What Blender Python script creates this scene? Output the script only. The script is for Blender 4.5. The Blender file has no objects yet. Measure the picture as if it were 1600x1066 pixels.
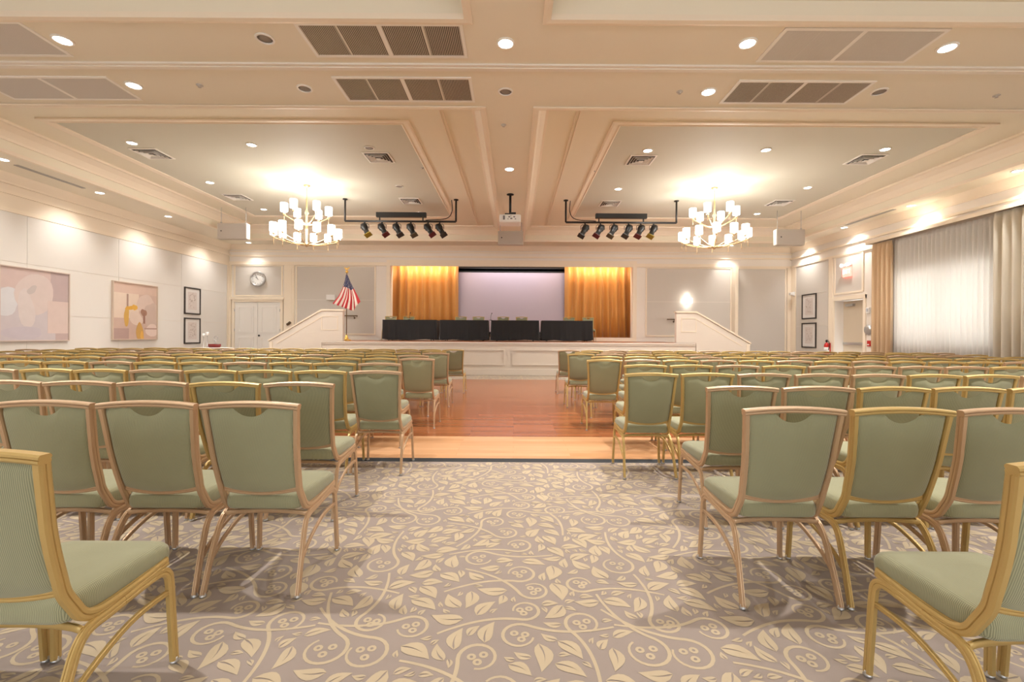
import bpy, math, random
from mathutils import Vector, Matrix
R = math.radians
C = bpy.context.scene.collection
sc = bpy.context.scene
rnd = random.Random(7)

# ------------------------------------------------------------------ camera
F = 711.0                      # focal length in pixels of the 1600 px frame (16 mm lens on 36 mm)
EYE = 1.27
ROLL = 0.0058
cam_d = bpy.data.cameras.new('camera'); cam = bpy.data.objects.new('camera', cam_d); C.objects.link(cam)
cam_d.sensor_width = 36.0; cam_d.lens = F * 36.0 / 1600.0
cam_d.shift_x = -3.0 / 1600.0; cam_d.shift_y = -9.0 / 1600.0
cam.matrix_world = Matrix.Translation((0, 0, EYE)) @ Matrix.Rotation(R(90), 4, 'X') @ Matrix.Rotation(ROLL, 4, 'Z')
sc.camera = cam
cam_d.clip_start = 0.05; cam_d.clip_end = 200

# ------------------------------------------------------------------ world, exposure
w = bpy.data.worlds.new('daylight'); sc.world = w; w.use_nodes = True
wn = w.node_tree.nodes; wn['Background'].inputs[0].default_value = (0.86, 0.93, 1.0, 1); wn['Background'].inputs[1].default_value = 2.8
vs = sc.view_settings
vs.view_transform = 'Standard'; vs.look = 'None'; vs.gamma = 1; vs.use_curve_mapping = False
vs.exposure = 1.12
WARM = (1.0, 0.80, 0.58); NEUT = (1.0, 0.965, 0.925); COOL = (1.0, 0.97, 0.93)

# ------------------------------------------------------------------ big dimensions (metres)
XL, XR = -11.27, 10.96         # side walls
YB, YF = 18.0, -9.0            # back wall, open end of the hall behind the viewer
ZS = 4.77                      # soffit
ZT = 5.29                      # raised tray
YST = 14.4                     # stage front
ZST = 1.05                     # stage floor

# ------------------------------------------------------------------ helpers
def lin(c):
    return tuple(((v / 255) / 12.92 if v / 255 <= 0.04045 else (((v / 255) + 0.055) / 1.055) ** 2.4) for v in c) + (1,)
MATS = {}
def mat(name, rgb, rough=0.6, metal=0.0, emit=None, es=0, bump=None, var=0, coat=0, spec=0.5, sheen=0):
    m = bpy.data.materials.new(name); m.use_nodes = True
    nt = m.node_tree; b = nt.nodes['Principled BSDF']
    b.inputs['Base Color'].default_value = lin(rgb); b.inputs['Roughness'].default_value = rough
    b.inputs['Metallic'].default_value = metal; b.inputs['Specular IOR Level'].default_value = spec
    b.inputs['Coat Weight'].default_value = coat; b.inputs['Sheen Weight'].default_value = sheen
    if emit: b.inputs['Emission Color'].default_value = emit + (1,); b.inputs['Emission Strength'].default_value = es
    tc = nt.nodes.new('ShaderNodeTexCoord')
    if var:
        n = nt.nodes.new('ShaderNodeTexNoise'); n.inputs['Scale'].default_value = 6
        nt.links.new(tc.outputs['Object'], n.inputs['Vector'])
        h = nt.nodes.new('ShaderNodeHueSaturation'); h.inputs['Color'].default_value = lin(rgb)
        mr = nt.nodes.new('ShaderNodeMapRange'); mr.inputs['To Min'].default_value = 1 - var; mr.inputs['To Max'].default_value = 1 + var
        nt.links.new(n.outputs['Fac'], mr.inputs['Value']); nt.links.new(mr.outputs[0], h.inputs['Value'])
        nt.links.new(h.outputs[0], b.inputs['Base Color'])
    if bump:
        scale, dist = bump
        n = nt.nodes.new('ShaderNodeTexNoise'); n.inputs['Scale'].default_value = scale; n.inputs['Detail'].default_value = 3
        nt.links.new(tc.outputs['Object'], n.inputs['Vector'])
        bp = nt.nodes.new('ShaderNodeBump'); bp.inputs['Distance'].default_value = dist; bp.inputs['Strength'].default_value = 0.6
        nt.links.new(n.outputs['Fac'], bp.inputs['Height']); nt.links.new(bp.outputs[0], b.inputs['Normal'])
    MATS[name] = m
    return m

class MB:
    """collects shapes for ONE mesh object"""
    def __init__(s): s.v = []; s.f = []; s.mi = []; s.sm = []
    def add(s, vs_, fs, mi=0, smooth=False, M=None):
        o = len(s.v)
        s.v += [tuple(M @ Vector(p)) for p in vs_] if M else [tuple(p) for p in vs_]
        for f in fs: s.f.append([o + i for i in f]); s.mi.append(mi); s.sm.append(smooth)
        return s
    def box(s, x0, x1, y0, y1, z0, z1, mi=0, M=None, b=0):
        if b:
            return s.loft([[(x0 + i, y0 + i, z0 + k) for _ in (0,)] for i, k in ()], mi) if False else s._bbox(x0, x1, y0, y1, z0, z1, b, mi, M)
        v = [(x, y, z) for z in (z0, z1) for y in (y0, y1) for x in (x0, x1)]
        return s.add(v, [(0, 2, 3, 1), (4, 5, 7, 6), (0, 1, 5, 4), (2, 6, 7, 3), (0, 4, 6, 2), (1, 3, 7, 5)], mi, False, M)
    def _bbox(s, x0, x1, y0, y1, z0, z1, b, mi, M):
        def ring(i, z): return [(x0 + i, y0 + b, z), (x0 + b, y0 + i, z), (x1 - b, y0 + i, z), (x1 - i, y0 + b, z), (x1 - i, y1 - b, z), (x1 - b, y1 - i, z), (x0 + b, y1 - i, z), (x0 + i, y1 - b, z)]
        def top(z): return [(x0 + b, y0 + b, z)] * 2 + [(x1 - b, y0 + b, z)] * 2 + [(x1 - b, y1 - b, z)] * 2 + [(x0 + b, y1 - b, z)] * 2
        return s.loft([top(z0), ring(0, z0 + b), ring(0, z1 - b), top(z1)], mi, True, True, False, M)
    def loft(s, rings, mi=0, closed=True, caps=True, smooth=True, M=None):
        n = len(rings[0]); v = [p for r in rings for p in r]; f = []
        for i in range(len(rings) - 1):
            for j in range(n if closed else n - 1):
                k = (j + 1) % n
                f.append((i * n + j, i * n + k, (i + 1) * n + k, (i + 1) * n + j))
        s.add(v, f, mi, smooth, M)
        if caps and closed:
            o = len(s.v) - len(v)
            for c in (range(n - 1, -1, -1), ((len(rings) - 1) * n + j for j in range(n))): s.f.append([o + j for j in c]); s.mi.append(mi); s.sm.append(False)
        return s
    def lathe(s, prof, cx=0, cy=0, cz=0, n=16, mi=0, M=None, smooth=True):
        return s.loft([[(cx + r * math.cos(2 * math.pi * j / n), cy + r * math.sin(2 * math.pi * j / n), cz + z) for j in range(n)] for r, z in prof], mi, True, True, smooth, M)
    def cyl(s, p, q, r, n=10, mi=0, M=None):
        return s.sweep([p, q], circ(r, n), mi=mi, M=M)
    def sweep(s, path, prof, side=None, mi=0, M=None, closed=False, smooth=True):
        P = [Vector(p) for p in path]; rings = []; ps = None
        for i, p in enumerate(P):
            if closed: t = P[(i + 1) % len(P)] - P[i - 1]
            else: t = P[min(i + 1, len(P) - 1)] - P[max(i - 1, 0)]
            t.normalize()
            a = Vector(side) if side else (ps if ps is not None else (Vector((1, 0, 0)) if abs(t.x) < .9 else Vector((0, 1, 0))))
            a = (a - t * a.dot(t)).normalized(); ps = a
            b = t.cross(a)
            rings.append([p + a * u + b * v for u, v in prof])
        if closed: rings.append(rings[0])
        return s.loft(rings, mi, True, not closed, smooth, M)
    def quad(s, a, b, c, d, mi=0): return s.add([a, b, c, d], [(0, 1, 2, 3)], mi)
    def prism(s, pts, axis, a0, a1, mi=0):
        n = len(pts)
        def mk(p, a): return {'x': (a, p[0], p[1]), 'y': (p[0], a, p[1]), 'z': (p[0], p[1], a)}[axis]
        v = [mk(p, a0) for p in pts] + [mk(p, a1) for p in pts]
        f = [tuple(range(n - 1, -1, -1)), tuple(range(n, 2 * n))] + [(i, (i + 1) % n, n + (i + 1) % n, n + i) for i in range(n)]
        return s.add(v, f, mi)
    def frame(s, x0, x1, z0, z1, wd, y0, y1, mi=0, axis='y'):
        """rectangular moulding standing proud of a wall; axis = wall normal"""
        for a0, a1, c0, c1 in ((x0, x1, z0, z0 + wd), (x0, x1, z1 - wd, z1), (x0, x0 + wd, z0 + wd, z1 - wd), (x1 - wd, x1, z0 + wd, z1 - wd)):
            if axis == 'y': s.box(a0, a1, y0, y1, c0, c1, mi)
            else: s.box(y0, y1, a0, a1, c0, c1, mi)
        return s
    def mesh(s, name, mats):
        me = bpy.data.meshes.new(name); me.from_pydata(s.v, [], s.f)
        for m in (mats if isinstance(mats, (list, tuple)) else [mats]): me.materials.append(m)
        me.polygons.foreach_set('material_index', s.mi); me.polygons.foreach_set('use_smooth', s.sm)
        me.update()
        import bmesh
        bm = bmesh.new(); bm.from_mesh(me); bmesh.ops.recalc_face_normals(bm, faces=bm.faces); bm.to_mesh(me); bm.free()
        return me
    def obj(s, name, mats, parent=None, loc=(0, 0, 0)):
        o = bpy.data.objects.new(name, s.mesh(name, mats)); C.objects.link(o)
        o.location = loc
        if parent: o.parent = parent
        return o
def circ(r, n=10, ry=None): return [(r * math.cos(2 * math.pi * j / n), (ry or r) * math.sin(2 * math.pi * j / n)) for j in range(n)]
def spl(pts, k=5):
    P = [Vector(p) for p in pts]; P = [2 * P[0] - P[1]] + P + [2 * P[-1] - P[-2]]; out = []
    for i in range(1, len(P) - 2):
        a, b, c, d = P[i - 1:i + 3]
        for j in range(k):
            t = j / k
            out.append(.5 * ((2 * b) + (c - a) * t + (2 * a - 5 * b + 4 * c - d) * t * t + (3 * b - a - 3 * c + d) * t ** 3))
    out.append(P[-2]); return out
def tag(o, label, cat, group=None, kind=None):
    o['label'] = label; o['category'] = cat
    if group: o['group'] = group
    if kind: o['kind'] = kind
    return o
def thing(name, label, cat, loc=(0, 0, 0), rz=0, group=None):
    o = bpy.data.objects.new(name, None); C.objects.link(o); o.location = loc; o.rotation_euler = (0, 0, rz)
    o.empty_display_size = .1
    return tag(o, label, cat, group)
def struct(o): o['kind'] = 'structure'; return o
def dup(root, loc, rz, label=None, group=None):
    r = root.copy(); C.objects.link(r); r.location = loc; r.rotation_euler = (0, 0, rz)
    if label: r['label'] = label
    if group: r['group'] = group
    for ch in root.children:
        c = ch.copy(); C.objects.link(c); c.parent = r
        for g in ch.children:
            d = g.copy(); C.objects.link(d); d.parent = c
    return r
def light(kind, name, loc, power, col, parent=None, size=None, spot=None, aim=None, blend=1.0, sx=None, sy=None):
    l = bpy.data.lights.new(name, kind); l.energy = power * (2.6 if name == 'downlight_lamp' else 1); l.color = col
    if kind == 'SPOT': l.spot_size = R(spot or 100); l.spot_blend = blend; l.shadow_soft_size = size or .06
    elif kind == 'POINT': l.shadow_soft_size = size or .1
    elif kind == 'AREA': l.shape = 'RECTANGLE'; l.size = sx; l.size_y = sy
    o = bpy.data.objects.new(name, l); C.objects.link(o); o.location = loc
    if aim is not None: o.rotation_euler = (Vector(aim) - Vector(loc)).to_track_quat('-Z', 'Y').to_euler()
    if parent:
        o.parent = parent; o.matrix_parent_inverse = Matrix.Translation(parent.location).inverted()
    return o
def plane_at(px, py, z):
    """world x, y of a photographed point lying on the horizontal plane z"""
    u, v = px - 803.0, 524.0 - py
    u, v = u - v * ROLL, u * ROLL + v
    d = (z - EYE) * F / v
    return u * d / F, d

# ------------------------------------------------------------------ materials
soffit_m = mat('cream ceiling paint', (238, 230, 212), .7)
tray_m = mat('warm cream tray paint', (240, 231, 210), .7)
greyceil_m = mat('grey beige ceiling paint', (210, 206, 190), .7)
mould_m = mat('cream moulding paint', (243, 229, 208), .5)
track_m = mat('white partition track', (240, 232, 220), .5)
wall_m = mat('off white wall paint', (240, 232, 222), .6)
frieze_m = mat('cream frieze paint', (240, 226, 206), .6)
fabric_m = mat('pale fabric wall panel', (226, 221, 214), .85, bump=(900, .0006))
greyfab_m = mat('grey fabric wall panel', (210, 203, 194), .85, bump=(900, .0006))
door_m = mat('white door paint', (236, 231, 224), .45)
taupe_m = mat('taupe carpet', (156, 142, 133), .95, bump=(1400, .002), var=.06)
leaf_m = mat('beige carpet pattern', (192, 174, 146), .95, bump=(1400, .002), var=.06)
white_m = mat('white metal', (240, 238, 234), .4)
black_m = mat('black metal', (26, 24, 23), .45)
blackcloth_m = mat('black table cloth', (26, 24, 25), .9, bump=(500, .001), sheen=.3)
dark_m = mat('dark opening', (34, 31, 29), .8)
lens_m = mat('lit downlight lens', (255, 250, 240), .5, emit=(1, .96, .9), es=14)
shade_m = mat('lit white glass shade', (255, 250, 240), .5, emit=(1, .95, .86), es=4)
brass_m = mat('antique brass', (206, 176, 132), .35, metal=.6)
chrome_m = mat('brushed chrome', (196, 196, 196), .3, metal=.9)
glidem = mat('chrome glide', (190, 190, 190), .3, metal=.8)
gold_fr = mat('gold painted frame', (196, 166, 104), .38, metal=.35)
bronze_fr = mat('rosy bronze painted frame', (194, 162, 128), .38, metal=.35)

def chair_fabric():
    m = bpy.data.materials.new('sage ribbed chair fabric'); m.use_nodes = True; nt = m.node_tree; b = nt.nodes['Principled BSDF']
    b.inputs['Roughness'].default_value = .8; b.inputs['Sheen Weight'].default_value = .35; b.inputs['Sheen Roughness'].default_value = .5
    b.inputs['Specular IOR Level'].default_value = .2
    tc = nt.nodes.new('ShaderNodeTexCoord'); oi = nt.nodes.new('ShaderNodeObjectInfo')
    sp = nt.nodes.new('ShaderNodeSeparateXYZ'); sn = nt.nodes.new('ShaderNodeSeparateXYZ'); nt.links.new(tc.outputs['Object'], sp.inputs[0]); nt.links.new(tc.outputs['Normal'], sn.inputs[0])
    ab = nt.nodes.new('ShaderNodeMath'); ab.operation = 'ABSOLUTE'; nt.links.new(sn.outputs['X'], ab.inputs[0])
    gt = nt.nodes.new('ShaderNodeMath'); gt.operation = 'GREATER_THAN'; gt.inputs[1].default_value = .62; nt.links.new(ab.outputs[0], gt.inputs[0])
    pk = nt.nodes.new('ShaderNodeMix'); nt.links.new(gt.outputs[0], pk.inputs[0]); nt.links.new(sp.outputs['X'], pk.inputs[2]); nt.links.new(sp.outputs['Y'], pk.inputs[3])
    cb = nt.nodes.new('ShaderNodeCombineXYZ'); nt.links.new(pk.outputs[0], cb.inputs[0])
    wv = nt.nodes.new('ShaderNodeTexWave'); wv.inputs['Scale'].default_value = 60; wv.bands_direction = 'X'
    nt.links.new(cb.outputs[0], wv.inputs['Vector'])
    ns = nt.nodes.new('ShaderNodeTexNoise'); ns.inputs['Scale'].default_value = 5; nt.links.new(tc.outputs['Object'], ns.inputs['Vector'])
    mx = nt.nodes.new('ShaderNodeMix'); mx.data_type = 'RGBA'
    mx.inputs['A'].default_value = lin((127, 126, 98)); mx.inputs['B'].default_value = lin((168, 166, 132))
    nt.links.new(wv.outputs['Fac'], mx.inputs['Factor'])
    hs = nt.nodes.new('ShaderNodeHueSaturation'); nt.links.new(mx.outputs['Result'], hs.inputs['Color'])
    m1 = nt.nodes.new('ShaderNodeMapRange'); m1.inputs['To Min'].default_value = .90; m1.inputs['To Max'].default_value = 1.08
    nt.links.new(oi.outputs['Random'], m1.inputs['Value'])
    m2 = nt.nodes.new('ShaderNodeMapRange'); m2.inputs['To Min'].default_value = .92; m2.inputs['To Max'].default_value = 1.08; nt.links.new(ns.outputs['Fac'], m2.inputs['Value'])
    mu = nt.nodes.new('ShaderNodeMath'); mu.operation = 'MULTIPLY'; nt.links.new(m1.outputs[0], mu.inputs[0]); nt.links.new(m2.outputs[0], mu.inputs[1])
    nt.links.new(mu.outputs[0], hs.inputs['Value']); nt.links.new(hs.outputs[0], b.inputs['Base Color'])
    bp = nt.nodes.new('ShaderNodeBump'); bp.inputs['Distance'].default_value = .0006; bp.inputs['Strength'].default_value = .5
    nt.links.new(wv.outputs['Fac'], bp.inputs['Height']); nt.links.new(bp.outputs[0], b.inputs['Normal'])
    return m
fab = chair_fabric()

def wood(name, c1, c2, plank_w, plank_l, rough, seam=(90, 45, 25), rot=0):
    m = bpy.data.materials.new(name); m.use_nodes = True; nt = m.node_tree; b = nt.nodes['Principled BSDF']
    b.inputs['Roughness'].default_value = rough; b.inputs['Specular IOR Level'].default_value = .35; b.inputs['Coat Weight'].default_value = .04; b.inputs['Coat Roughness'].default_value = .12
    tc = nt.nodes.new('ShaderNodeTexCoord'); mp = nt.nodes.new('ShaderNodeMapping'); mp.inputs['Rotation'].default_value = (0, 0, rot)
    nt.links.new(tc.outputs['Object'], mp.inputs['Vector'])
    br = nt.nodes.new('ShaderNodeTexBrick'); br.inputs['Scale'].default_value = 1; br.inputs['Brick Width'].default_value = plank_l; br.inputs['Row Height'].default_value = plank_w
    br.inputs['Mortar Size'].default_value = .0018; br.inputs['Color1'].default_value = lin(c1); br.inputs['Color2'].default_value = lin(c2); br.inputs['Mortar'].default_value = lin(seam)
    nt.links.new(mp.outputs[0], br.inputs['Vector'])
    st = nt.nodes.new('ShaderNodeMapping'); st.inputs['Scale'].default_value = (1.2, 22, 1); nt.links.new(mp.outputs[0], st.inputs['Vector'])
    n = nt.nodes.new('ShaderNodeTexNoise'); n.inputs['Scale'].default_value = 2.2; n.inputs['Detail'].default_value = 5; nt.links.new(st.outputs[0], n.inputs['Vector'])
    hs = nt.nodes.new('ShaderNodeHueSaturation'); nt.links.new(br.outputs['Color'], hs.inputs['Color'])
    mr = nt.nodes.new('ShaderNodeMapRange'); mr.inputs['To Min'].default_value = .75; mr.inputs['To Max'].default_value = 1.25; nt.links.new(n.outputs['Fac'], mr.inputs['Value'])
    nt.links.new(mr.outputs[0], hs.inputs['Value']); nt.links.new(hs.outputs[0], b.inputs['Base Color'])
    return m
maple_m = wood('pale maple planks', (216, 168, 126), (198, 146, 102), .11, 1.2, .32, (190, 130, 85))
cherry_m = wood('glossy cherry planks', (164, 100, 62), (142, 83, 48), .10, 1.1, .2, (110, 55, 32))
stagewood_m = wood('stage floor boards', (170, 110, 75), (155, 98, 65), .09, 1.5, .3)

# ------------------------------------------------------------------ ceiling
TRAYS = {'FL': (-9.87, -.52, 7.02, 16.9), 'FR': (.345, 10.12, 7.02, 16.9), 'RL': (-9.87, -.55, -7.6, 5.03), 'RR': (.37, 10.12, -7.6, 5.03)}
GREY = {'FL': (-8.82, -2.15, 8.66, 15.45), 'FR': (1.99, 8.9, 8.66, 15.45), 'RL': (-8.82, -2.15, -6.0, 3.4), 'RR': (1.99, 8.9, -6.0, 3.4)}
xs = sorted({XL, XR} | {t[i] for t in TRAYS.values() for i in (0, 1)}); ys = sorted({YF, YB} | {t[i] for t in TRAYS.values() for i in (2, 3)})
b = MB()
for i in range(len(xs) - 1):
    for j in range(len(ys) - 1):
        cx, cy = (xs[i] + xs[i + 1]) / 2, (ys[j] + ys[j + 1]) / 2
        if any(t[0] < cx < t[1] and t[2] < cy < t[3] for t in TRAYS.values()): continue
        b.quad((xs[i], ys[j], ZS), (xs[i + 1], ys[j], ZS), (xs[i + 1], ys[j + 1], ZS), (xs[i], ys[j + 1], ZS), 0)
for k, (x0, x1, y0, y1) in TRAYS.items():
    g0, g1, h0, h1 = GREY[k]
    for p, q in (((x0, y0), (x1, y0)), ((x1, y0), (x1, y1)), ((x1, y1), (x0, y1)), ((x0, y1), (x0, y0))):
        b.quad(p + (ZS,), q + (ZS,), q + (ZT,), p + (ZT,), 1)
    for a0, a1, c0, c1 in ((x0, x1, y0, h0), (x0, x1, h1, y1), (x0, g0, h0, h1), (g1, x1, h0, h1)):
        b.quad((a0, c0, ZT), (a1, c0, ZT), (a1, c1, ZT), (a0, c1, ZT), 1)
    b.quad((g0, h0, ZT), (g1, h0, ZT), (g1, h1, ZT), (g0, h1, ZT), 2)
b.box(XL - .2, XR + .2, YF, YB + .2, ZT + .02, ZT + .2, 0)
struct(b.obj('ceiling', [soffit_m, tray_m, greyceil_m]))
def rect_sweep(mb, rect, prof, mi=0):
    """profile of (inward offset, z) swept round a rectangle with mitred corners"""
    x0, x1, y0, y1 = rect; rings = [[(x0 + o, y0 + o, z), (x1 - o, y0 + o, z), (x1 - o, y1 - o, z), (x0 + o, y1 - o, z)] for o, z in prof]
    mb.loft(rings + [rings[0]], mi, True, False, False)
b = MB()
for k, r in TRAYS.items():
    # bead at the lower edge, cove crown at the upper one
    rect_sweep(b, r, [(-.07, ZS - .004), (-.07, ZS - .022), (-.03, ZS - .03), (.02, ZS - .022), (.025, ZS + .04), (0.002, ZS + .05), (0.002, ZS - .002)])
    rect_sweep(b, r, [(.001, ZT - .3), (.03, ZT - .3), (.04, ZT - .25), (.10, ZT - .14), (.20, ZT - .06), (.25, ZT - .05), (.25, ZT - .001), (.001, ZT - .001)])
    g = GREY[k]
    rect_sweep(b, g, [(-.16, ZT - .001), (-.16, ZT - .025), (-.12, ZT - .03), (-.03, ZT - .012), (.0, ZT - .028), (.02, ZT - .02), (.02, ZT - .001)])
    m = (r[0] + (.8 if k[1] == 'R' else .95), r[1] - (.8 if k[1] == 'L' else .95), r[2] + .45, r[3] - .35)
    if k[0] == 'F':
        sx = -1.33 if k[1] == 'L' else 1.14
        for dx in (-.03, .03): b.box(sx + dx - .012, sx + dx + .012, r[2] + .26, r[3] - .26, ZT - .02, ZT - .001)
struct(b.obj('trim_1', mould_m))
b = MB(); b.box(XL + .01, XR - .01, 5.86, 6.0, ZS - .025, ZS - .001); b.box(XL + .01, XR - .01, 5.91, 5.95, ZS - .035, ZS - .022)
struct(b.obj('trim_2', track_m))

# ------------------------------------------------------------------ floor: carpet with its woven leaf scroll, dance floor
def leaf_tile(seed, T=1.3):
    global ZL; ZL = []
    """woven pattern in a T x T repeat: curling stems, berry rings, split leaves -> list of polygons"""
    rr = random.Random(seed); N = 130; occ = [[0] * N for _ in range(N)]; polys = []
    def cells(pts, pad=0):
        s = set()
        for (x, y) in pts:
            for dx in (-pad, 0, pad):
                for dy in (-pad, 0, pad): s.add((int(math.floor((x + dx) / T * N)) % N, int(math.floor((y + dy) / T * N)) % N))
        return s
    def mark(s):
        for i, j in s: occ[i][j] = 1
    def free(s): return not any(occ[i][j] for i, j in s)
    def strip(path, wd):
        L = []; Rr = []
        for i, (x, y) in enumerate(path):
            a = path[max(i - 1, 0)]; c = path[min(i + 1, len(path) - 1)]; dx, dy = c[0] - a[0], c[1] - a[1]; l = math.hypot(dx, dy) or 1
            t = i / (len(path) - 1); ww = wd * (.55 + .6 * math.sin(math.pi * (.15 + .8 * t)))
            L.append((x - dy / l * ww, y + dx / l * ww)); Rr.append((x + dy / l * ww, y - dx / l * ww))
        for i in range(len(path) - 1): polys.append([L[i], Rr[i], Rr[i + 1], L[i + 1]])
    def ringp(cx, cy, r0, r1, n=10):
        for k in range(n):
            a, c = 2 * math.pi * k / n, 2 * math.pi * (k + 1) / n
            polys.append([(cx + r0 * math.cos(a), cy + r0 * math.sin(a)), (cx + r1 * math.cos(a), cy + r1 * math.sin(a)), (cx + r1 * math.cos(c), cy + r1 * math.sin(c)), (cx + r0 * math.cos(c), cy + r0 * math.sin(c))])
    def leaf(x, y, a, l, wd, commit=False):
        ca, sa = math.cos(a), math.sin(a)
        def tr(u, v): return (x + ca * u - sa * v, y + sa * u + ca * v)
        K = 7; up = []; lo = []; mu = []; ml = []
        for i in range(K + 1):
            t = i / K; h = wd * (math.sin(math.pi * t ** .75)) * (1 - .15 * t); bend = .12 * l * math.sin(math.pi * t)
            sl = .0055 * max(0, 1 - t * 1.5) * (1 if t > .02 else 0)
            up.append(tr(l * t, bend + h)); lo.append(tr(l * t, bend - h)); mu.append(tr(l * t, bend + sl)); ml.append(tr(l * t, bend - sl))
        inner = up + lo + [tr(l * i / K, .12 * l * math.sin(math.pi * i / K)) for i in range(K + 1)] + [tr(l * i / K, .12 * l * math.sin(math.pi * i / K) + q * wd * .5 * math.sin(math.pi * i / K)) for i in range(K + 1) for q in (-1, 1)]
        if not commit: return cells(inner, .003)
        zz = .0006 + .00004 * (len(polys) // 14 % 12)
        for i in range(K):
            ZL.extend((zz, zz))
            polys.append([mu[i], mu[i + 1], up[i + 1], up[i]]); polys.append([lo[i], lo[i + 1], ml[i + 1], ml[i]])
        mark(cells(inner))
    # curls
    curls = 0; tries = 0
    while curls < 15 and tries < 1500:
        tries += 1
        cx, cy = rr.random() * T, rr.random() * T; r = rr.uniform(.068, .092); a0 = rr.random() * 6.28; s = rr.choice((-1, 1))
        pts = []
        for k in range(17):
            t = k / 16; a = a0 + s * 5.0 * t; q = r * (1 - .22 * t); pts.append((cx + q * math.cos(a), cy + q * math.sin(a)))
        tx, ty = -s * (-math.sin(a0)), -s * math.cos(a0)
        stem = []
        for k in range(14, 0, -1):
            u = k * .024; stem.append((pts[0][0] + tx * u + math.cos(a0) * u * u * 1.5, pts[0][1] + ty * u + math.sin(a0) * u * u * 1.5))
        body = cells([(cx + q * math.cos(a), cy + q * math.sin(a)) for q in (0, r * .4, r * .7, r, r + .012) for a in [k * .4 for k in range(16)]])
        sc_ = cells(stem[:-2])
        if not free(body) or sum(occ[i][j] for i, j in sc_) > 6: continue
        n0 = len(polys); strip(stem + pts, .0072)
        for q in range(n0, len(polys)): ZL.append(.00003 * curls + .000011 * ((q - n0) % 2))
        mark(body); mark(cells(stem, .008)); curls += 1
        for k in range(3):
            a = k * 2.09 + rr.random(); ringp(cx + r * .33 * math.cos(a), cy + r * .33 * math.sin(a), .007, .019); ZL += [.00046 + .00004 * k] * 10
        if rr.random() < .8:
            a = math.atan2(ty, tx)
            for q in (.6, -.6):
                x, y = stem[rr.choice((2, 5))]; l = rr.uniform(.12, .15); aa = a + math.pi * 0 + q
                if free(leaf(x + .02 * math.cos(aa), y + .02 * math.sin(aa), aa, l, l * .27)): leaf(x + .012 * math.cos(aa), y + .012 * math.sin(aa), aa, l, l * .27, True)
    for l0, l1, n in ((.13, .16, 3500), (.10, .125, 6000), (.07, .09, 8000), (.045, .06, 8000)):
        for _ in range(n):
            x, y, a, l = rr.random() * T, rr.random() * T, rr.random() * 6.28, rr.uniform(l0, l1); wd = l * rr.uniform(.24, .3)
            if free(leaf(x, y, a, l, wd)): leaf(x, y, a, l, wd, True)
    return polys
T = 1.3
tiles = [leaf_tile(3, T)]
b = MB()
b.quad((XL, YF, 0), (XR, YF, 0), (XR, YB, 0), (XL, YB, 0), 0)
def carpet(x0, x1, y0, y1, z=.0005):
    v = []; f = []
    for i in range(math.floor(x0 / T), math.ceil(x1 / T)):
        for j in range(math.floor(y0 / T), math.ceil(y1 / T)):
            for pi, p in enumerate(tiles[0]):
                if j * T + min(q[1] for q in p) < y0 or j * T + max(q[1] for q in p) > y1: continue
                for t3 in ((0, 1, 2), (0, 2, 3)):
                    q3 = [p[k] for k in t3]
                    if abs((q3[1][0] - q3[0][0]) * (q3[2][1] - q3[0][1]) - (q3[2][0] - q3[0][0]) * (q3[1][1] - q3[0][1])) < 4e-7: continue
                    o = len(v); v += [(i * T + q[0], j * T + q[1], z + ZL[pi]) for q in q3]; f.append((o, o + 1, o + 2))
    b.add(v, f, 1)
carpet(-6.6, 6.6, 0.2, 4.54)
carpet(-7, 7, 12.95, 14.38)
struct(b.obj('floor', [taupe_m, leaf_m]))
DF = thing('dance_floor', 'wooden dance floor of pale and glossy cherry planks in front of the stage', 'dance floor', (0, 8.7, 0))
MB().box(-7.8, 7.6, 5.64 - 8.7, 12.9 - 8.7, .001, .014).obj('cherry_planks', cherry_m, DF)
MB().box(-7.8, 7.6, 4.63 - 8.7, 5.64 - 8.7, .001, .013).obj('maple_planks', maple_m, DF)
MB().prism([(4.55 - 8.7, .001), (4.63 - 8.7, .016), (4.63 - 8.7, .001)], 'x', -7.8, 7.6).obj('edge_strip', mat('black rubber edge', (30, 34, 38), .6), DF)

# ------------------------------------------------------------------ side walls
def seam_panels(mb, axis_x, sgn, y0, y1, zs_, step, mi):
    """fabric slabs with hairline gaps, on a wall of constant x"""
    n = max(1, round((y1 - y0) / step)); w_ = (y1 - y0) / n
    for i in range(n):
        for z0, z1 in zip(zs_[:-1], zs_[1:]):
            a, c = axis_x, axis_x + sgn * .02
            mb.box(min(a, c), max(a, c), y0 + i * w_ + .003, y0 + (i + 1) * w_ - .003, z0 + .003, z1 - .003, mi)
b = MB()
b.box(XL - .2, XL, YF, YB + .2, 0, ZT, 0)
seam_panels(b, XL, 1, YF, YB - .18, (.2, 1.68, 2.85, 3.95), 2.4, 1)
b.box(XL, XL + .03, YB - .17, YB, .2, 3.95, 0)
b.box(XL, XL + .03, YF, YB, 3.955, 4.05, 2)
b.box(XL, XL + .045, YF, YB, 4.35, 4.42, 2); b.prism([(XL, ZS - .001), (XL + .2, ZS - .001), (XL + .16, ZS - .05), (XL + .06, ZS - .16), (XL + .04, ZS - .2), (XL, ZS - .2)], 'y', YF, YB, 2)
struct(b.obj('wall_left', [frieze_m, fabric_m, mould_m]))
struct(MB().box(XL, XL + .035, YF, YB - .18, 0, .19).obj('baseboard_left', mould_m))

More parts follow.
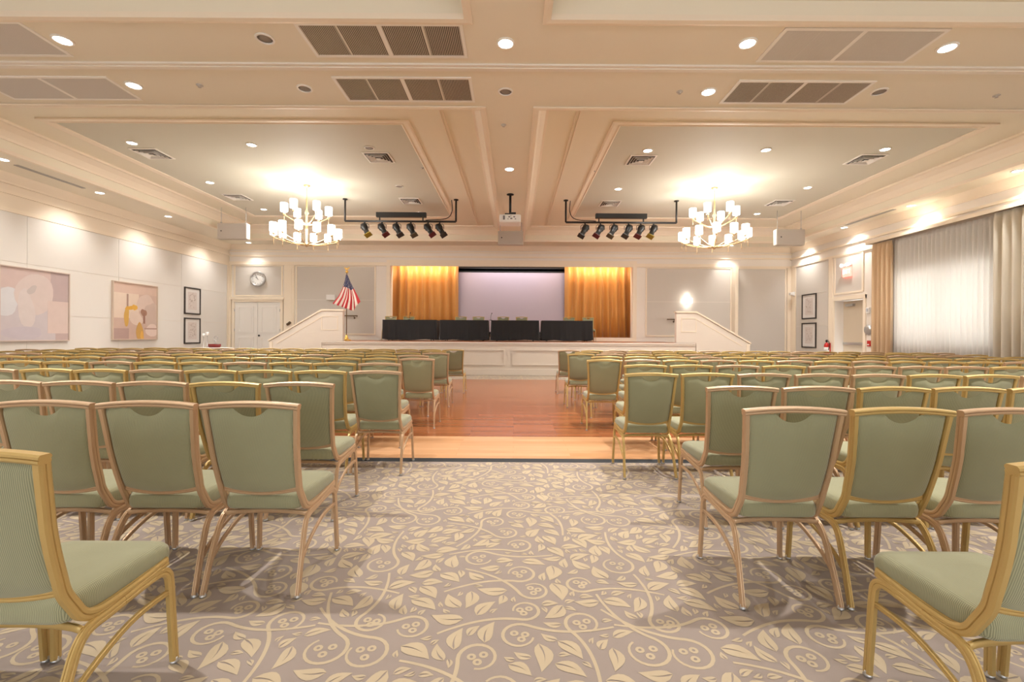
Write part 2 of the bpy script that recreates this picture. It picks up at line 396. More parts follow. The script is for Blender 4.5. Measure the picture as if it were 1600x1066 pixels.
WY0, WY1, WZ0, WZ1 = 10.32, 13.0, .97, 3.15      # window
DY0, DY1, DZ = 14.25, 15.55, 2.5                 # exit door alcove
b = MB()
for y0, y1, z0, z1 in ((YF, WY0, 0, ZT), (WY0, WY1, 0, WZ0), (WY0, WY1, WZ1, ZT), (WY1, DY0, 0, ZT), (DY0, DY1, DZ, ZT), (DY1, YB + .2, 0, ZT)):
    b.box(XR, XR + .2, y0, y1, z0, z1, 0)
b.box(XR + .2, XR + .45, DY0 - .1, DY0, 0, DZ + .1, 0); b.box(XR + .2, XR + .45, DY1, DY1 + .1, 0, DZ + .1, 0); b.box(XR + .2, XR + .45, DY0 - .1, DY1 + .1, DZ, DZ + .1, 0)
seam_panels(b, XR, -1, 15.85, YB - .35, (.2, 1.68, 2.85, 3.95), 3, 1)
seam_panels(b, XR, -1, DY0 + .05, DY1 - .05, (2.75, 3.95), 3, 1)
b.frame(DY0 + .0, DY1 - .0, 2.7, 4.0, .06, XR - .035, XR - .001, 2, 'x')
b.box(XR - .05, XR - .001, 15.62, 15.8, 0, 3.98, 2); b.box(XR - .03, XR - .001, YB - .33, YB, 0, 3.98, 2)
b.box(XR - .05, XR - .001, YF, YB, 3.98, 4.05, 2); b.box(XR - .07, XR - .001, YF, YB, 4.3, 4.36, 2)
b.prism([(XR, ZS - .001), (XR - .2, ZS - .001), (XR - .16, ZS - .05), (XR - .06, ZS - .16), (XR - .04, ZS - .2), (XR, ZS - .2)], 'y', YF, YB, 2)
struct(b.obj('wall_right', [wall_m, greyfab_m, mould_m]))
struct(MB().box(XR - .035, XR - .001, 15.8, YB, 0, .19).obj('baseboard_right', mould_m))
# exit door in its alcove
d3 = struct(MB().box(XR + .29, XR + .34, DY0 + .01, DY1 - .01, .01, DZ - .01).obj('door_2', mat('cream exit door', (216, 202, 180), .5)))
MB().box(XR + .21, XR + .29, DY0 + .12, DY1 - .1, 1.02, 1.1).box(XR + .23, XR + .29, DY0 + .08, DY0 + .2, 1.0, 1.12).obj('push_bar', chrome_m, d3)
MB().box(XR + .2, XR + .29, DY1 - .55, DY1 - .2, 2.3, 2.38).box(XR + .1, XR + .2, DY1 - .42, DY1 - .38, 2.36, 2.38).obj('door_closer', chrome_m, d3)
b = MB(); b.box(XR - .04, XR - .001, DY0 - .1, DY0, 0, DZ + .1).box(XR - .04, XR - .001, DY1, DY1 + .07, 0, DZ + .1).box(XR - .045, XR - .001, DY0 - .1, DY1 + .07, DZ, DZ + .12)
struct(b.obj('trim_3', mould_m))
# window
wf = MB(); wf.frame(WY0 + .001, WY1 - .001, WZ0 + .001, WZ1 - .001, .07, XR + .06, XR + .14, 0, 'x'); wf.box(XR + .07, XR + .13, (WY0 + WY1) / 2 - .03, (WY0 + WY1) / 2 + .03, WZ0 + .07, WZ1 - .07)
wf = struct(wf.obj('window_1', white_m))
gm = bpy.data.materials.new('window glass'); gm.use_nodes = True; nt = gm.node_tree; nt.nodes.clear()
o_ = nt.nodes.new('ShaderNodeOutputMaterial'); mixs = nt.nodes.new('ShaderNodeMixShader'); mixs.inputs[0].default_value = .08
t_ = nt.nodes.new('ShaderNodeBsdfTransparent'); g_ = nt.nodes.new('ShaderNodeBsdfGlossy'); g_.inputs['Roughness'].default_value = .02
nt.links.new(t_.outputs[0], mixs.inputs[1]); nt.links.new(g_.outputs[0], mixs.inputs[2]); nt.links.new(mixs.outputs[0], o_.inputs[0])
MB().box(XR + .095, XR + .101, WY0 + .07, WY1 - .07, WZ0 + .07, WZ1 - .07).obj('pane', gm, wf)

# curtains on the right wall
def pleat(y0, y1, x, z0, z1, amp, wl, n=8, ph=0, thick=.004, gather=None):
    m = MB(); N = int(abs(y1 - y0) / wl * n); rows = []
    for zi, z in enumerate([z0, z0 + (z1 - z0) * .5, z1 - .25, z1 - .12, z1]):
        a = amp * (1 if zi < 3 else (.8 if zi == 3 else .55)); r = []
        for i in range(N + 1):
            y = y0 + (y1 - y0) * i / N
            q = a * math.sin(2 * math.pi * (y / wl) + ph + .5 * math.sin(y * 3.1)) + a * .25 * math.sin(y * 17 + zi * .4)
            r.append((x + q, y, z))
        rows.append(r)
    f = []; v = [p for r in rows for p in r]; k = N + 1
    for i in range(len(rows) - 1):
        for j in range(N): f.append((i * k + j, i * k + j + 1, (i + 1) * k + j + 1, (i + 1) * k + j))
    m.add(v, f, 0, True)
    return m
def thicken(o, t):
    md = o.modifiers.new('thick', 'SOLIDIFY'); md.thickness = t; md.offset = 0; return o
def cloth(name, rgb, transl, rough=.85):
    m = bpy.data.materials.new(name); m.use_nodes = True; nt = m.node_tree; b = nt.nodes['Principled BSDF']; b.inputs['Base Color'].default_value = lin(rgb); b.inputs['Roughness'].default_value = rough
    b.inputs['Sheen Weight'].default_value = .2
    o = nt.nodes['Material Output']; mx = nt.nodes.new('ShaderNodeMixShader'); mx.inputs[0].default_value = transl
    tr = nt.nodes.new('ShaderNodeBsdfTranslucent'); tr.inputs[0].default_value = lin(rgb)
    nt.links.new(b.outputs[0], mx.inputs[1]); nt.links.new(tr.outputs[0], mx.inputs[2]); nt.links.new(mx.outputs[0], o.inputs[0]); return m
tan_m = cloth('tan drape', (226, 196, 158), .08); cream_m = cloth('cream stone drape', (228, 218, 200), .08); sheer_m = cloth('sheer white curtain', (242, 238, 232), .34)
ct = thing('drape', 'tan pleated full length drape at the far side of the window', 'curtain', (XR - .22, 13.3, 0), group='drapes at the window')
def cob(mb, name, m, par, t=.006):
    o = mb.obj(name, m, par); o.location = (-par.location.x, -par.location.y, 0); return thicken(o, t)
cob(pleat(12.92, 13.68, XR - .22, .02, 4.05, .065, .16), 'drape_cloth', tan_m, ct)
ct = thing('drape', 'cream and tan pleated drape at the near side of the window', 'curtain', (XR - .22, 9.4, 0), group='drapes at the window')
cob(pleat(8.3, 10.12, XR - .24, .02, 4.05, .075, .2, ph=1), 'drape_cloth', cream_m, ct)
ct = thing('sheer_curtain', 'sheer white pleated curtain hanging over the bright window', 'curtain', (XR - .12, 11.6, 0))
cob(pleat(9.9, 13.3, XR - .11, .02, 4.05, .038, .13, n=8), 'sheer_cloth', sheer_m, ct, .001)
b = MB(); b.box(XR - .36, XR - .34, 7.5, 13.75, 4.06, 4.13).box(XR - .36, XR - .001, 7.5, 13.75, 4.13, 4.15).box(XR - .36, XR - .001, 13.73, 13.75, 4.06, 4.13)
tag(b.obj('curtain_rail', mould_m), 'cream boxed curtain rail running above the window drapes', 'curtain rail')

# ------------------------------------------------------------------ back wall with the stage opening
OX0, OX1, OZ = -4.87, 4.66, 4.06
b = MB()
for x0, x1, z0, z1 in ((XL - .2, OX0, 0, ZT), (OX1, XR + .2, 0, ZT), (OX0, OX1, OZ, ZT), (OX0, OX1, 0, ZST - .02)):
    b.box(x0, x1, YB, YB + .25, z0, z1, 0)
b.box(XL, 8.6, YB - .05, YB, 3.99, 4.12, 2)
for z0, z1, t in ((4.32, 4.38, .05), (4.5, 4.54, .04), (3.98, 4.05, .035)): b.box(XL, XR, YB - t, YB - .001, z0, z1, 2)
b.prism([(YB, ZS - .001), (YB - .2, ZS - .001), (YB - .16, ZS - .05), (YB - .06, ZS - .14), (YB - .04, ZS - .18), (YB, ZS - .18)], 'x', XL, XR, 2)
def fpanel(x0, x1, z0, z1, mi=1):
    b.box(x0, x1, YB - .012, YB - .001, z0, z1, mi); b.frame(x0 - .05, x1 + .05, z0 - .05, z1 + .05, .05, YB - .035, YB - .001, 2)
fpanel(-8.58, -5.52, 1.3, 3.94); fpanel(5.24, 8.54, 1.3, 3.94); fpanel(8.85, 10.7, .3, 3.94); fpanel(-11.02, -9.2, 2.8, 3.94)
b.box(-8.58, -5.52, YB - .0125, YB - .011, 2.62, 2.63, 0); b.box(5.24, 8.54, YB - .0125, YB - .011, 2.62, 2.63, 0)
b.box(-9.08, -8.68, YB - .05, YB - .001, 0, 3.98, 2); b.box(-8.98, -8.78, YB - .065, YB - .05, .3, 3.85, 2); b.box(XL + .03, XL + .1, YB - .05, YB - .001, 0, 3.98, 2)
b.box(8.6, 8.72, YB - .3, YB - .001, 0, 3.98, 2); b.box(10.78, XR - .04, YB - .05, YB - .001, 0, 3.98, 2)
# casing round the opening and stage box
b.frame(OX0 - .17, OX1 + .17, ZST, OZ + .16, .15, YB - .06, YB - .001, 2)
struct(b.obj('wall_back', [wall_m, greyfab_m, mould_m]))
bm_ = mat('stage box paint', (120, 108, 96), .8)
struct(MB().box(OX0 - .6, OX0 - .5, YB + .252, 20.6, ZST - .05, OZ + .8).obj('wall_stage_left', bm_))
struct(MB().box(OX1 + .5, OX1 + .6, YB + .252, 20.6, ZST - .05, OZ + .8).obj('wall_stage_right', bm_))
struct(MB().box(OX0 - .6, OX1 + .6, 20.6, 20.7, ZST - .05, OZ + .8).obj('wall_stage_rear', bm_))
struct(MB().box(OX0 - .6, OX1 + .6, YB + .252, 20.7, OZ + .8, OZ + .9).obj('ceiling_stage', bm_))
struct(MB().box(OX0 + .001, OX1 - .001, YB - .069, YB + .26, ZST - .04, ZST).box(OX0 - .49, OX1 + .49, YB + .26, 20.59, ZST - .04, ZST).obj('floor_stage', stagewood_m))
# double door
b = MB(); b.frame(-11.12, -9.12, -.1, 2.62, .1, YB - .07, YB - .001)
b.box(-11.16, -9.08, YB - .1, YB - .001, 2.62, 2.72)
struct(b.obj('trim_4', mould_m))
for n, (x0, x1) in enumerate(((-11.01, -10.125), (-10.115, -9.23))):
    b = MB(); b.box(x0, x1, YB - .05, YB - .002, .01, 2.51)
    for z0, z1 in ((.25, 1.15), (1.32, 2.35)):
        b.frame(x0 + .14, x1 - .14, z0, z1, .045, YB - .068, YB - .05); b.box(x0 + .22, x1 - .22, YB - .058, YB - .05, z0 + .08, z1 - .08)
    o = struct(b.obj('door_%d' % (n + 3), door_m))
    hx = x0 - .005 if n == 0 else x1 + .005
    for z in (.35, 1.42, 2.2): MB().cyl((hx, YB - .075, z - .05), (hx, YB - .075, z + .05), .012, 8).obj('hinge', chrome_m, o)
    if n: MB().lathe([(.02, 0), (.02, .03), (.035, .04), (.035, .06), (.02, .075)], n=12, M=Matrix.Translation((x0 + .08, YB - .05, 1.2)) @ Matrix.Rotation(R(90), 4, 'X')).obj('door_knob', black_m, o)

# unseen rear wall behind the viewer, its wide window opening added for daylight fill
b = MB()
for x0, x1, z0, z1 in ((XL - .2, -6.5, 0, ZT), (6.5, XR + .2, 0, ZT), (-6.5, 6.5, 0, .6), (-6.5, 6.5, 3.3, ZT)): b.box(x0, x1, YF - .2, YF, z0, z1)
struct(b.obj('wall_rear', wall_m))
b = MB(); b.frame(-6.49, 6.49, .61, 3.29, .08, YF - .12, YF - .04)
for x in (-3.25, 0, 3.25): b.box(x - .03, x + .03, YF - .12, YF - .04, .69, 3.21)
struct(b.obj('fill_window', white_m))  # frame of the added rear opening that lets in fill daylight
# ------------------------------------------------------------------ stage
st = thing('stage', 'raised stage with white panelled front and brown board floor', 'stage', (0, YST, 0))
SX0, SX1 = -6.08, 5.75
def S(mb, name, m, par=st):
    o = mb.obj(name, m, par); o.location = (-par.location.x, -par.location.y, -par.location.z); return o
S(MB().box(SX0, SX1, YST + .02, YB - .07, 0.05, ZST - .03), 'platform', wall_m)
S(MB().box(SX0, SX1, YST - .02, YB - .07, ZST - .03, ZST), 'stage_floor', stagewood_m)
b = MB(); b.box(SX0 - .0, SX1, YST - .005, YST + .02, 0, ZST - .03)
b.box(SX0, SX1, YST - .045, YST - .02, ZST - .05, ZST - .004, b=.008); b.box(SX0, SX1, YST - .03, YST - .005, ZST - .09, ZST - .05)
b.box(SX0, SX1, YST - .03, YST - .005, 0, .2, b=.006)
front_m = mat('off white stage paint', (226, 216, 204), .5)
n = 6; wv = (SX1 - SX0) / n
for i in range(n):
    b.frame(SX0 + i * wv + .12, SX0 + (i + 1) * wv - .12, .32, .82, .035, YST - .045, YST - .005)
S(b, 'panelled_front', front_m)
def parapet(x_in, x_mid, x_out, side, label):
    """solid stair balustrade in the plane of the stage front"""
    t = thing('stair_parapet', label, 'stair railing', ((x_in + x_out) / 2, YST, 0), group='stair parapets either side of the stage')
    zt, zl = 2.06, 1.08
    b = MB(); e = .001
    xi, xm, xo = x_in, x_mid, x_out
    b.prism([(xi, ZST + .002), (xi, zt - .05), (xm, zt - .05), (xo, zl - .05), (xo, 0), (xm + (e if side > 0 else -e), 0), (xm + (e if side > 0 else -e), ZST + .002)], 'y', YST - .03, YST + .12)
    S(b, 'balustrade', front_m, t)
    b = MB()
    dz = .05
    b.prism([(xi - side * .03, zt - .05), (xm, zt - .05), (xo + side * .03, zl - .05), (xo + side * .03, zl), (xm, zt), (xi - side * .03, zt)], 'y', YST - .06, YST + .15)
    S(b, 'cap_rail', mould_m, t)
    b = MB(); k = side
    s_ = (zt - zl) / abs(xo - xm)
    b.frame(min(xi + k * .15, xm - k * .0), max(xi + k * .15, xm), ZST + .35, zt - .22, .02, YST - .042, YST - .03)
    for off in (.24,):
        b.prism([(xm, zt - off), (xm, zt - off - .025), (xo - k * .25, zl + s_ * .25 - off - .025), (xo - k * .25, zl + s_ * .25 - off)], 'y', YST - .04, YST - .03)
    b.box(min(xo - k * .1, xo), max(xo - k * .1, xo), YST - .045, YST - .03, 0, zl - .06)
    b.box(min(xm + k * .01, xo), max(xm + k * .01, xo), YST - .045, YST - .03, 0, .18)
    S(b, 'panel_moulding', mould_m, t)
    b = MB()
    for i in range(6):
        z1 = ZST - .175 * (i + 1); xa = xm + k * (.012 + .27 * i)
        b.box(min(xa, xa + k * .269), max(xa, xa + k * .269), YST + .125, YST + 1.5, .002, max(z1, .02) + .001)
    S(b, 'stair_flight', stagewood_m, t)
parapet(-5.41, -6.08, -7.72, -1, 'white sloping stair parapet at the left end of the stage')
parapet(5.13, 5.76, 7.45, 1, 'white sloping stair parapet at the right end of the stage')

# stage curtains, screen
def stagecurtain(x0, x1, y, label):
    m = MB(); N = int((x1 - x0) / .03); rows = []
    for z in (ZST + .03, 2.2, 3.4, 4.35):
        rows.append([(x0 + (x1 - x0) * i / N, y + .075 * math.sin(2 * math.pi * (x0 + (x1 - x0) * i / N) / .33 + .4 * math.sin(z + i * .05)) + .02 * math.sin(i * .8 + z), z) for i in range(N + 1)])
    v = [p for r in rows for p in r]; k = N + 1
    m.add(v, [(a * k + j, a * k + j + 1, (a + 1) * k + j + 1, (a + 1) * k + j) for a in range(3) for j in range(N)], 0, True)
    o = m.obj('stage_curtain', cur_m); thicken(o, .01); tag(o, label, 'curtain', 'gold stage curtains')
cur_m = mat('gold satin curtain', (212, 148, 70), .42, sheen=.3)
stagecurtain(-5.4, -2.3, 18.75, 'gold pleated stage curtain on the left of the screen')
stagecurtain(2.08, 5.2, 18.75, 'gold pleated stage curtain on the right of the screen')
ps = thing('projection_screen', 'large pale projection screen with black border behind the stage tables', 'screen', (-.16, 18.95, ZST))
MB().box(-2.28, 2.28, 0, .02, .35, 2.83).obj('screen_surface', mat('screen fabric', (205, 192, 204), .8), ps)
MB().frame(-2.36, 2.36, .27, 2.98, .09, -.01, .03).box(-2.36, 2.36, -.01, .03, 2.83, 3.02).box(-1.9, -1.8, 0, .03, 0, .28).box(1.8, 1.9, 0, .03, 0, .28).obj('border', black_m, ps)

# ------------------------------------------------------------------ chairs
def tubeprof(w_, h_):     # flattened tube with two pressed grooves
    a, c = w_ / 2, h_ / 2
    return [(-a, -c * .6), (-a * .7, -c), (-a * .15, -c), (0, -c * .8), (a * .15, -c), (a * .7, -c), (a, -c * .6), (a, -c * .12), (a * .74, 0), (a, c * .12), (a, c * .6), (a * .7, c), (-a * .7, c), (-a, c * .6), (-a, c * .12), (-a * .74, 0), (-a, -c * .12)]
def yb(z): return -.02 + .04 * max(0, (.94 - z) / .24) ** 1.0 if z > .7 else (.02 + .06 * ((.7 - z) / .22) ** 1.15 if z > .44 else .08 + .03 * (.48 - z) / .06)
def xb(z): return .222 - .03 * min(1, (.94 - z) / .46) ** .8
def chair_meshes(fr, tone):
    M = {}
    b = MB()
    for s in (-1, 1):
        p = [(s * xb(z), yb(z), z) for z in (.917, .85, .77, .7, .62, .55, .49)] + [(s * .195, .105, .435), (s * .197, .128, .398), (s * .2, .165, .378), (s * .204, .22, .376), (s * .21, .34, .388), (s * .212, .45, .402)]
        b.sweep(spl(p, 6), tubeprof(.024, .036), side=(1, 0, 0), smooth=False)
    top = [(x, -.02, .917 + .014 * (1 - (x / .23) ** 2)) for x in [-.2335 + .03892 * i for i in range(13)]]
    b.sweep(top, tubeprof(.038, .029), side=(0, 1, 0), smooth=False)
    M['back_frame'] = b.mesh('back_frame', fr)
    b = MB()
    lowr = [(x, yb(.49) + .004, .497 - .022 * (1 - (x / .19) ** 2)) for x in [-.192 + .032 * i for i in range(13)]]
    b.sweep(lowr, tubeprof(.02, .026), side=(0, 1, 0), smooth=False)
    M['lower_rail'] = b.mesh('lower_rail', fr)
    b = MB()
    b.sweep(spl([(-.208, .12, .352), (-.15, .13, .358), (0, .14, .36), (.15, .13, .358), (.208, .12, .352)], 3), tubeprof(.022, .014), side=(0, 0, 1))
    M['seat_support'] = b.mesh('seat_support', fr)
    for s, nm in ((-1, 'L'), (1, 'R')):
        b = MB(); b.sweep(spl([(s * .228, -.012, .012), (s * .224, .02, .12), (s * .218, .065, .25), (s * .214, .1, .32), (s * .213, .14, .35), (s * .213, .2, .356), (s * .213, .26, .362)], 6), tubeprof(.02, .032), side=(1, 0, 0), smooth=False)
        M['leg_rear_' + nm] = b.mesh('leg', fr)
        b = MB(); b.sweep(spl([(s * .213, .261, .362), (s * .213, .35, .37), (s * .214, .42, .372), (s * .216, .452, .352), (s * .218, .462, .31), (s * .223, .468, .16), (s * .228, .474, .012)], 6), tubeprof(.02, .032), side=(1, 0, 0), smooth=False)
        M['leg_front_' + nm] = b.mesh('leg', fr)
        b = MB(); b.sweep(spl([(s * .222, .045, .16), (s * .222, .12, .215), (s * .221, .24, .265), (s * .22, .34, .283), (s * .219, .455, .282)], 3), tubeprof(.014, .02), side=(1, 0, 0))
        M['stretcher_' + nm] = b.mesh('stretcher', fr)
        for y, k in ((-.012, 'rear'), (.474, 'front')):
            M['glide_%s_%s' % (k, nm)] = MB().lathe([(.014, 0), (.016, .002), (.016, .008), (.011, .012), (.011, .02)], s * .228, y, .001, 12).mesh('foot_glide', glidem)
    # backrest pad
    b = MB(); NX, NZ = 40, 14
    def pt(i, j, f):
        s = -1 + 2 * i / NX; t = j / NZ
        xx = s * .2; notch = .040 * (1 - (abs(xx) / .075) ** 2) ** .8 if abs(xx) < .075 else 0
        zt = .909 - notch; zb = .497 - .022 * (1 - s * s)
        z = zb + (zt - zb) * t
        x = s * (xb(z) - .008)
        es = (1 - abs(s) ** 8) ; et = (1 - abs(2 * t - 1) ** 8)
        if notch: et = min(et, 1)
        th = .018 * (max(es, 0) * max(et, 0)) ** .5
        base = yb(z) + .002 - .010 * (1 - s * s) * 1.0
        return (x, base - th if f else base + th * 1.25, z)
    for f in (True, False):
        v = [pt(i, j, f) for j in range(NZ + 1) for i in range(NX + 1)]; k = NX + 1
        b.add(v, [(j * k + i, j * k + i + 1, (j + 1) * k + i + 1, (j + 1) * k + i) for j in range(NZ) for i in range(NX)], 0, True)
    M['backrest'] = b.mesh('backrest', fab)
    # seat pad
    def ring(ins, z, crown=0):
        out = []; r = .045
        hw0, hw1, y0, y1 = .192 - ins, .212 - ins, .085 + ins, .492 - ins
        for cx, cy, a0 in ((hw1 - r, y1 - r, 0), (-(hw1 - r), y1 - r, 90), (-(hw0 - r), y0 + r, 180), (hw0 - r, y0 + r, 270)):
            for q in range(7):
                a = R(a0 + 15 * q); out.append((cx + r * math.cos(a), cy + r * math.sin(a), z))
        return out
    b = MB(); b.loft([ring(.02, .384), ring(.004, .388), ring(-.001, .40), ring(-.003, .43), ring(0, .448), ring(.008, .461), ring(.022, .469), ring(.06, .474), ring(.13, .478)], 0)
    M['seat'] = b.mesh('seat', fab)
    return M
PROTO = {'gold': chair_meshes(gold_fr, 'gold'), 'bronze': chair_meshes(bronze_fr, 'bronze')}
def chair(x, y, rz, tone, label, group, z=0, detail=2):
    r = thing('banquet_chair', label, 'chair', (x, y, z), rz, group)
    M = PROTO[tone]
    def put(n, k, par):
        o = bpy.data.objects.new(n, M[k]); C.objects.link(o); o.parent = par; return o
    put('seat', 'seat', r); put('backrest', 'backrest', r); bf = put('back_frame', 'back_frame', r); put('lower_rail', 'lower_rail', bf)
    for s in 'LR':
        for e in ('rear', 'front'):
            l = put('leg', 'leg_%s_%s' % (e, s), r)
            if detail > 0: put('foot_glide', 'glide_%s_%s' % (e, s), l)
        if detail > 1: put('stretcher', 'stretcher_' + s, r)
    if detail > 1: put('seat_support', 'seat_support', r)
    return r
ORD = ['', 'first', 'second', 'third', 'fourth', 'fifth', 'sixth', 'seventh', 'eighth', 'ninth', 'tenth', 'eleventh', 'twelfth', 'thirteenth', 'fourteenth', 'fifteenth', 'sixteenth', 'seventeenth', 'eighteenth']
ROWS = [  # distance left, first centre left, distance right, first centre right
    (9.85, -1.31, 9.8, 1.18), (8.9, -1.55, 8.85, 1.42), (7.95, -1.36, 7.9, 1.16), (7.0, -1.54, 6.95, 1.41), (6.1, -1.29, 6.05, 1.20),
    (5.05, -1.48, 5.0, 1.44), (4.12, -1.24, 4.05, 1.215), (3.1, -1.45, 3.02, 1.50), (2.2, -1.26, 2.13, 1.30), (1.28, -1.53, 1.23, 1.56)]
TONES = {('left', 9): ['bronze'] * 4, ('left', 10): ['gold', 'gold'], ('right', 9): ['bronze', 'gold', 'bronze', 'gold'], ('right', 10): ['gold', 'gold'],
         ('left', 8): ['bronze', 'gold', 'bronze', 'bronze', 'bronze', 'gold'], ('right', 8): ['bronze', 'bronze', 'gold', 'gold', 'gold', 'gold'],
         ('left', 7): ['bronze', 'gold', 'gold', 'gold', 'bronze'], ('right', 7): ['gold', 'gold', 'bronze', 'bronze', 'bronze']}
for ri, row in enumerate(ROWS):
    for side in ('left', 'right'):
        d, x0 = (row[0], row[1]) if side == 'left' else (row[2], row[3]); sg = -1 if side == 'left' else 1
        for k in range(18):
            x = x0 + sg * k * (.495 if side == 'left' else .503)
            if abs(x) > (9.6 if side == 'left' else 9.3) or abs(x) - .2 > 1.115 * (d + .5): break
            tl = TONES.get((side, ri + 1))
            tone = tl[k] if tl and k < len(tl) else rnd.choice(['gold', 'gold', 'bronze'])
            dy = rnd.uniform(-.012, .012) if ri < 8 else 0; rz = R(rnd.uniform(-.5, .5)) if ri < 8 else 0
            lab = 'green %s-framed banquet chair, %s block, %s row from stage, %s from the aisle' % (tone, side, ORD[ri + 1], ORD[k + 1])
            chair(x, d + dy, rz, tone, lab, 'banquet chairs of the %s seating block' % side, z=.0145 if 4.6 < d < 12.5 and abs(x) < 7.9 else .002, detail=2 if d < 7 or k == 0 else 1)
stx = [-4.82, -4.12, -2.08, -1.39, -.42, .3, 2.16, 2.9]
for i, x in enumerate(stx):
    chair(x, 17.82, math.pi + R(rnd.uniform(-2, 2)), 'gold', 'green gold-framed chair behind the black stage tables, %s from the left' % ORD[i + 1], 'chairs behind the stage tables', z=ZST + .001, detail=1)

# ------------------------------------------------------------------ stage tables
def stage_table(x0, x1, y, label, seed, flare=0):
    rr = random.Random(seed); W = (x1 - x0) / 2; cx = (x0 + x1) / 2; D = .355; H = .76
    t = thing('folding_table', label, 'table', (cx, y + D, ZST), 0, 'black draped tables on the stage')
    MB().box(-W + .03, W - .03, -D + .03, D - .03, H - .03, H - .005).obj('tabletop', dark_m, t)
    for sx in (-1, 1):
        for sy in (-1, 1): MB().cyl((sx * (W - .2), sy * (D - .1), .002), (sx * (W - .2), sy * (D - .1), H - .03), .014, 8).obj('leg', black_m, t)
    c = bpy.data.objects.new('x', None)
    m = MB(); N = 96; per = []
    L = 4 * W + 4 * D
    for i in range(N):
        s = i / N * L
        if s < 2 * W: per.append((-W + s, -D, 0, -1))
        elif s < 2 * W + 2 * D: per.append((W, -D + s - 2 * W, 1, 0))
        elif s < 4 * W + 2 * D: per.append((W - (s - 2 * W - 2 * D), D, 0, 1))
        else: per.append((-W, D - (s - 4 * W - 2 * D), -1, 0))
    ph = [rr.uniform(0, 6) for _ in range(4)]
    rings = []
    for t_, z in ((0, H), (.02, H - .01), (.3, H * .7), (.65, H * .35), (1, .03)):
        r = []
        for i, (x, y_, nx, ny) in enumerate(per):
            wv_ = (.014 * math.sin(i * 1.05 + ph[0]) + .01 * math.sin(i * .43 + ph[1]) + .012 * math.sin(i * 1.9 + ph[2]) + .018) * t_
            r.append((x + nx * wv_, y_ + ny * wv_, max(z, .012) + (.02 * math.sin(i * .2 + ph[3]) + .012 if t_ == 1 else 0)))
        rings.append(r)
    m.loft(rings, 0, True, False, True); m.add(rings[0], [tuple(range(N))], 0)
    o = m.obj('table_cloth', blackcloth_m, None, (cx, y + D, ZST))
    tag(o, 'black floor length cloth over the ' + label.split('folding table, ')[1] + ' stage table', 'tablecloth', 'black cloths on the stage tables')
stage_table(-4.77, -2.82, 16.5, 'black draped folding table, leftmost', 1)
stage_table(-2.70, -.94, 16.5, 'black draped folding table, second from left', 2)
stage_table(-.83, .91, 16.5, 'black draped folding table, third from left', 3)
stage_table(1.01, 2.86, 16.5, 'black draped folding table, rightmost', 4)
for x, lab in ((-.84, 'small black gooseneck microphone standing where the two middle stage tables meet'), (-3.85, 'small black gooseneck microphone on the leftmost stage table')):
    t = thing('microphone', lab, 'microphone', (x - .02, 16.85, ZST + .764), group='table microphones')
    MB().box(-.05, .05, -.05, .05, 0, .02, b=.004).obj('base', black_m, t)
    MB().sweep(spl([(0, 0, .02), (0, .01, .12), (.01, 0, .2), (.03, -.03, .24)], 4), circ(.007, 8)).obj('gooseneck', black_m, t)
    MB().sweep([(.03, -.03, .24), (.045, -.05, .275)], circ(.014, 8)).obj('capsule', black_m, t)

# ------------------------------------------------------------------ flag
fl = thing('flagpole', 'brass flagpole with round base and eagle finial at left end of stage', 'flagpole', (-5.74, 15.6, ZST))
pole_m = mat('dark brass pole', (120, 92, 56), .35, metal=.6); goldm = mat('gold metal', (222, 178, 92), .3, metal=.7)
MB().lathe([(.16, 0.001), (.16, .02), (.13, .04), (.07, .06), (.05, .12), (.03, .2)], n=20).obj('base', goldm, fl)
MB().cyl((0, 0, .19), (0, 0, 2.32), .014, 10).obj('pole', pole_m, fl)
MB().lathe([(.012, 0), (.04, .01), (.055, .045), (.04, .08), (.012, .09)], cz=2.32, n=14).obj('ball', goldm, fl)
b = MB(); b.loft([circ3 for circ3 in ([(.02 * math.cos(a), .02 * math.sin(a), 2.41) for a in [k * .785 for k in range(8)]], [(.03 * math.cos(a), .02 * math.sin(a), 2.45) for a in [k * .785 for k in range(8)]], [(.012 * math.cos(a), .012 * math.sin(a), 2.5) for a in [k * .785 for k in range(8)]])])
for s in (-1, 1): b.prism([(0, 2.44), (s * .04, 2.5), (s * .1, 2.53), (s * .08, 2.48), (s * .03, 2.43)], 'y', -.006, .006)
b.obj('eagle', goldm, fl)
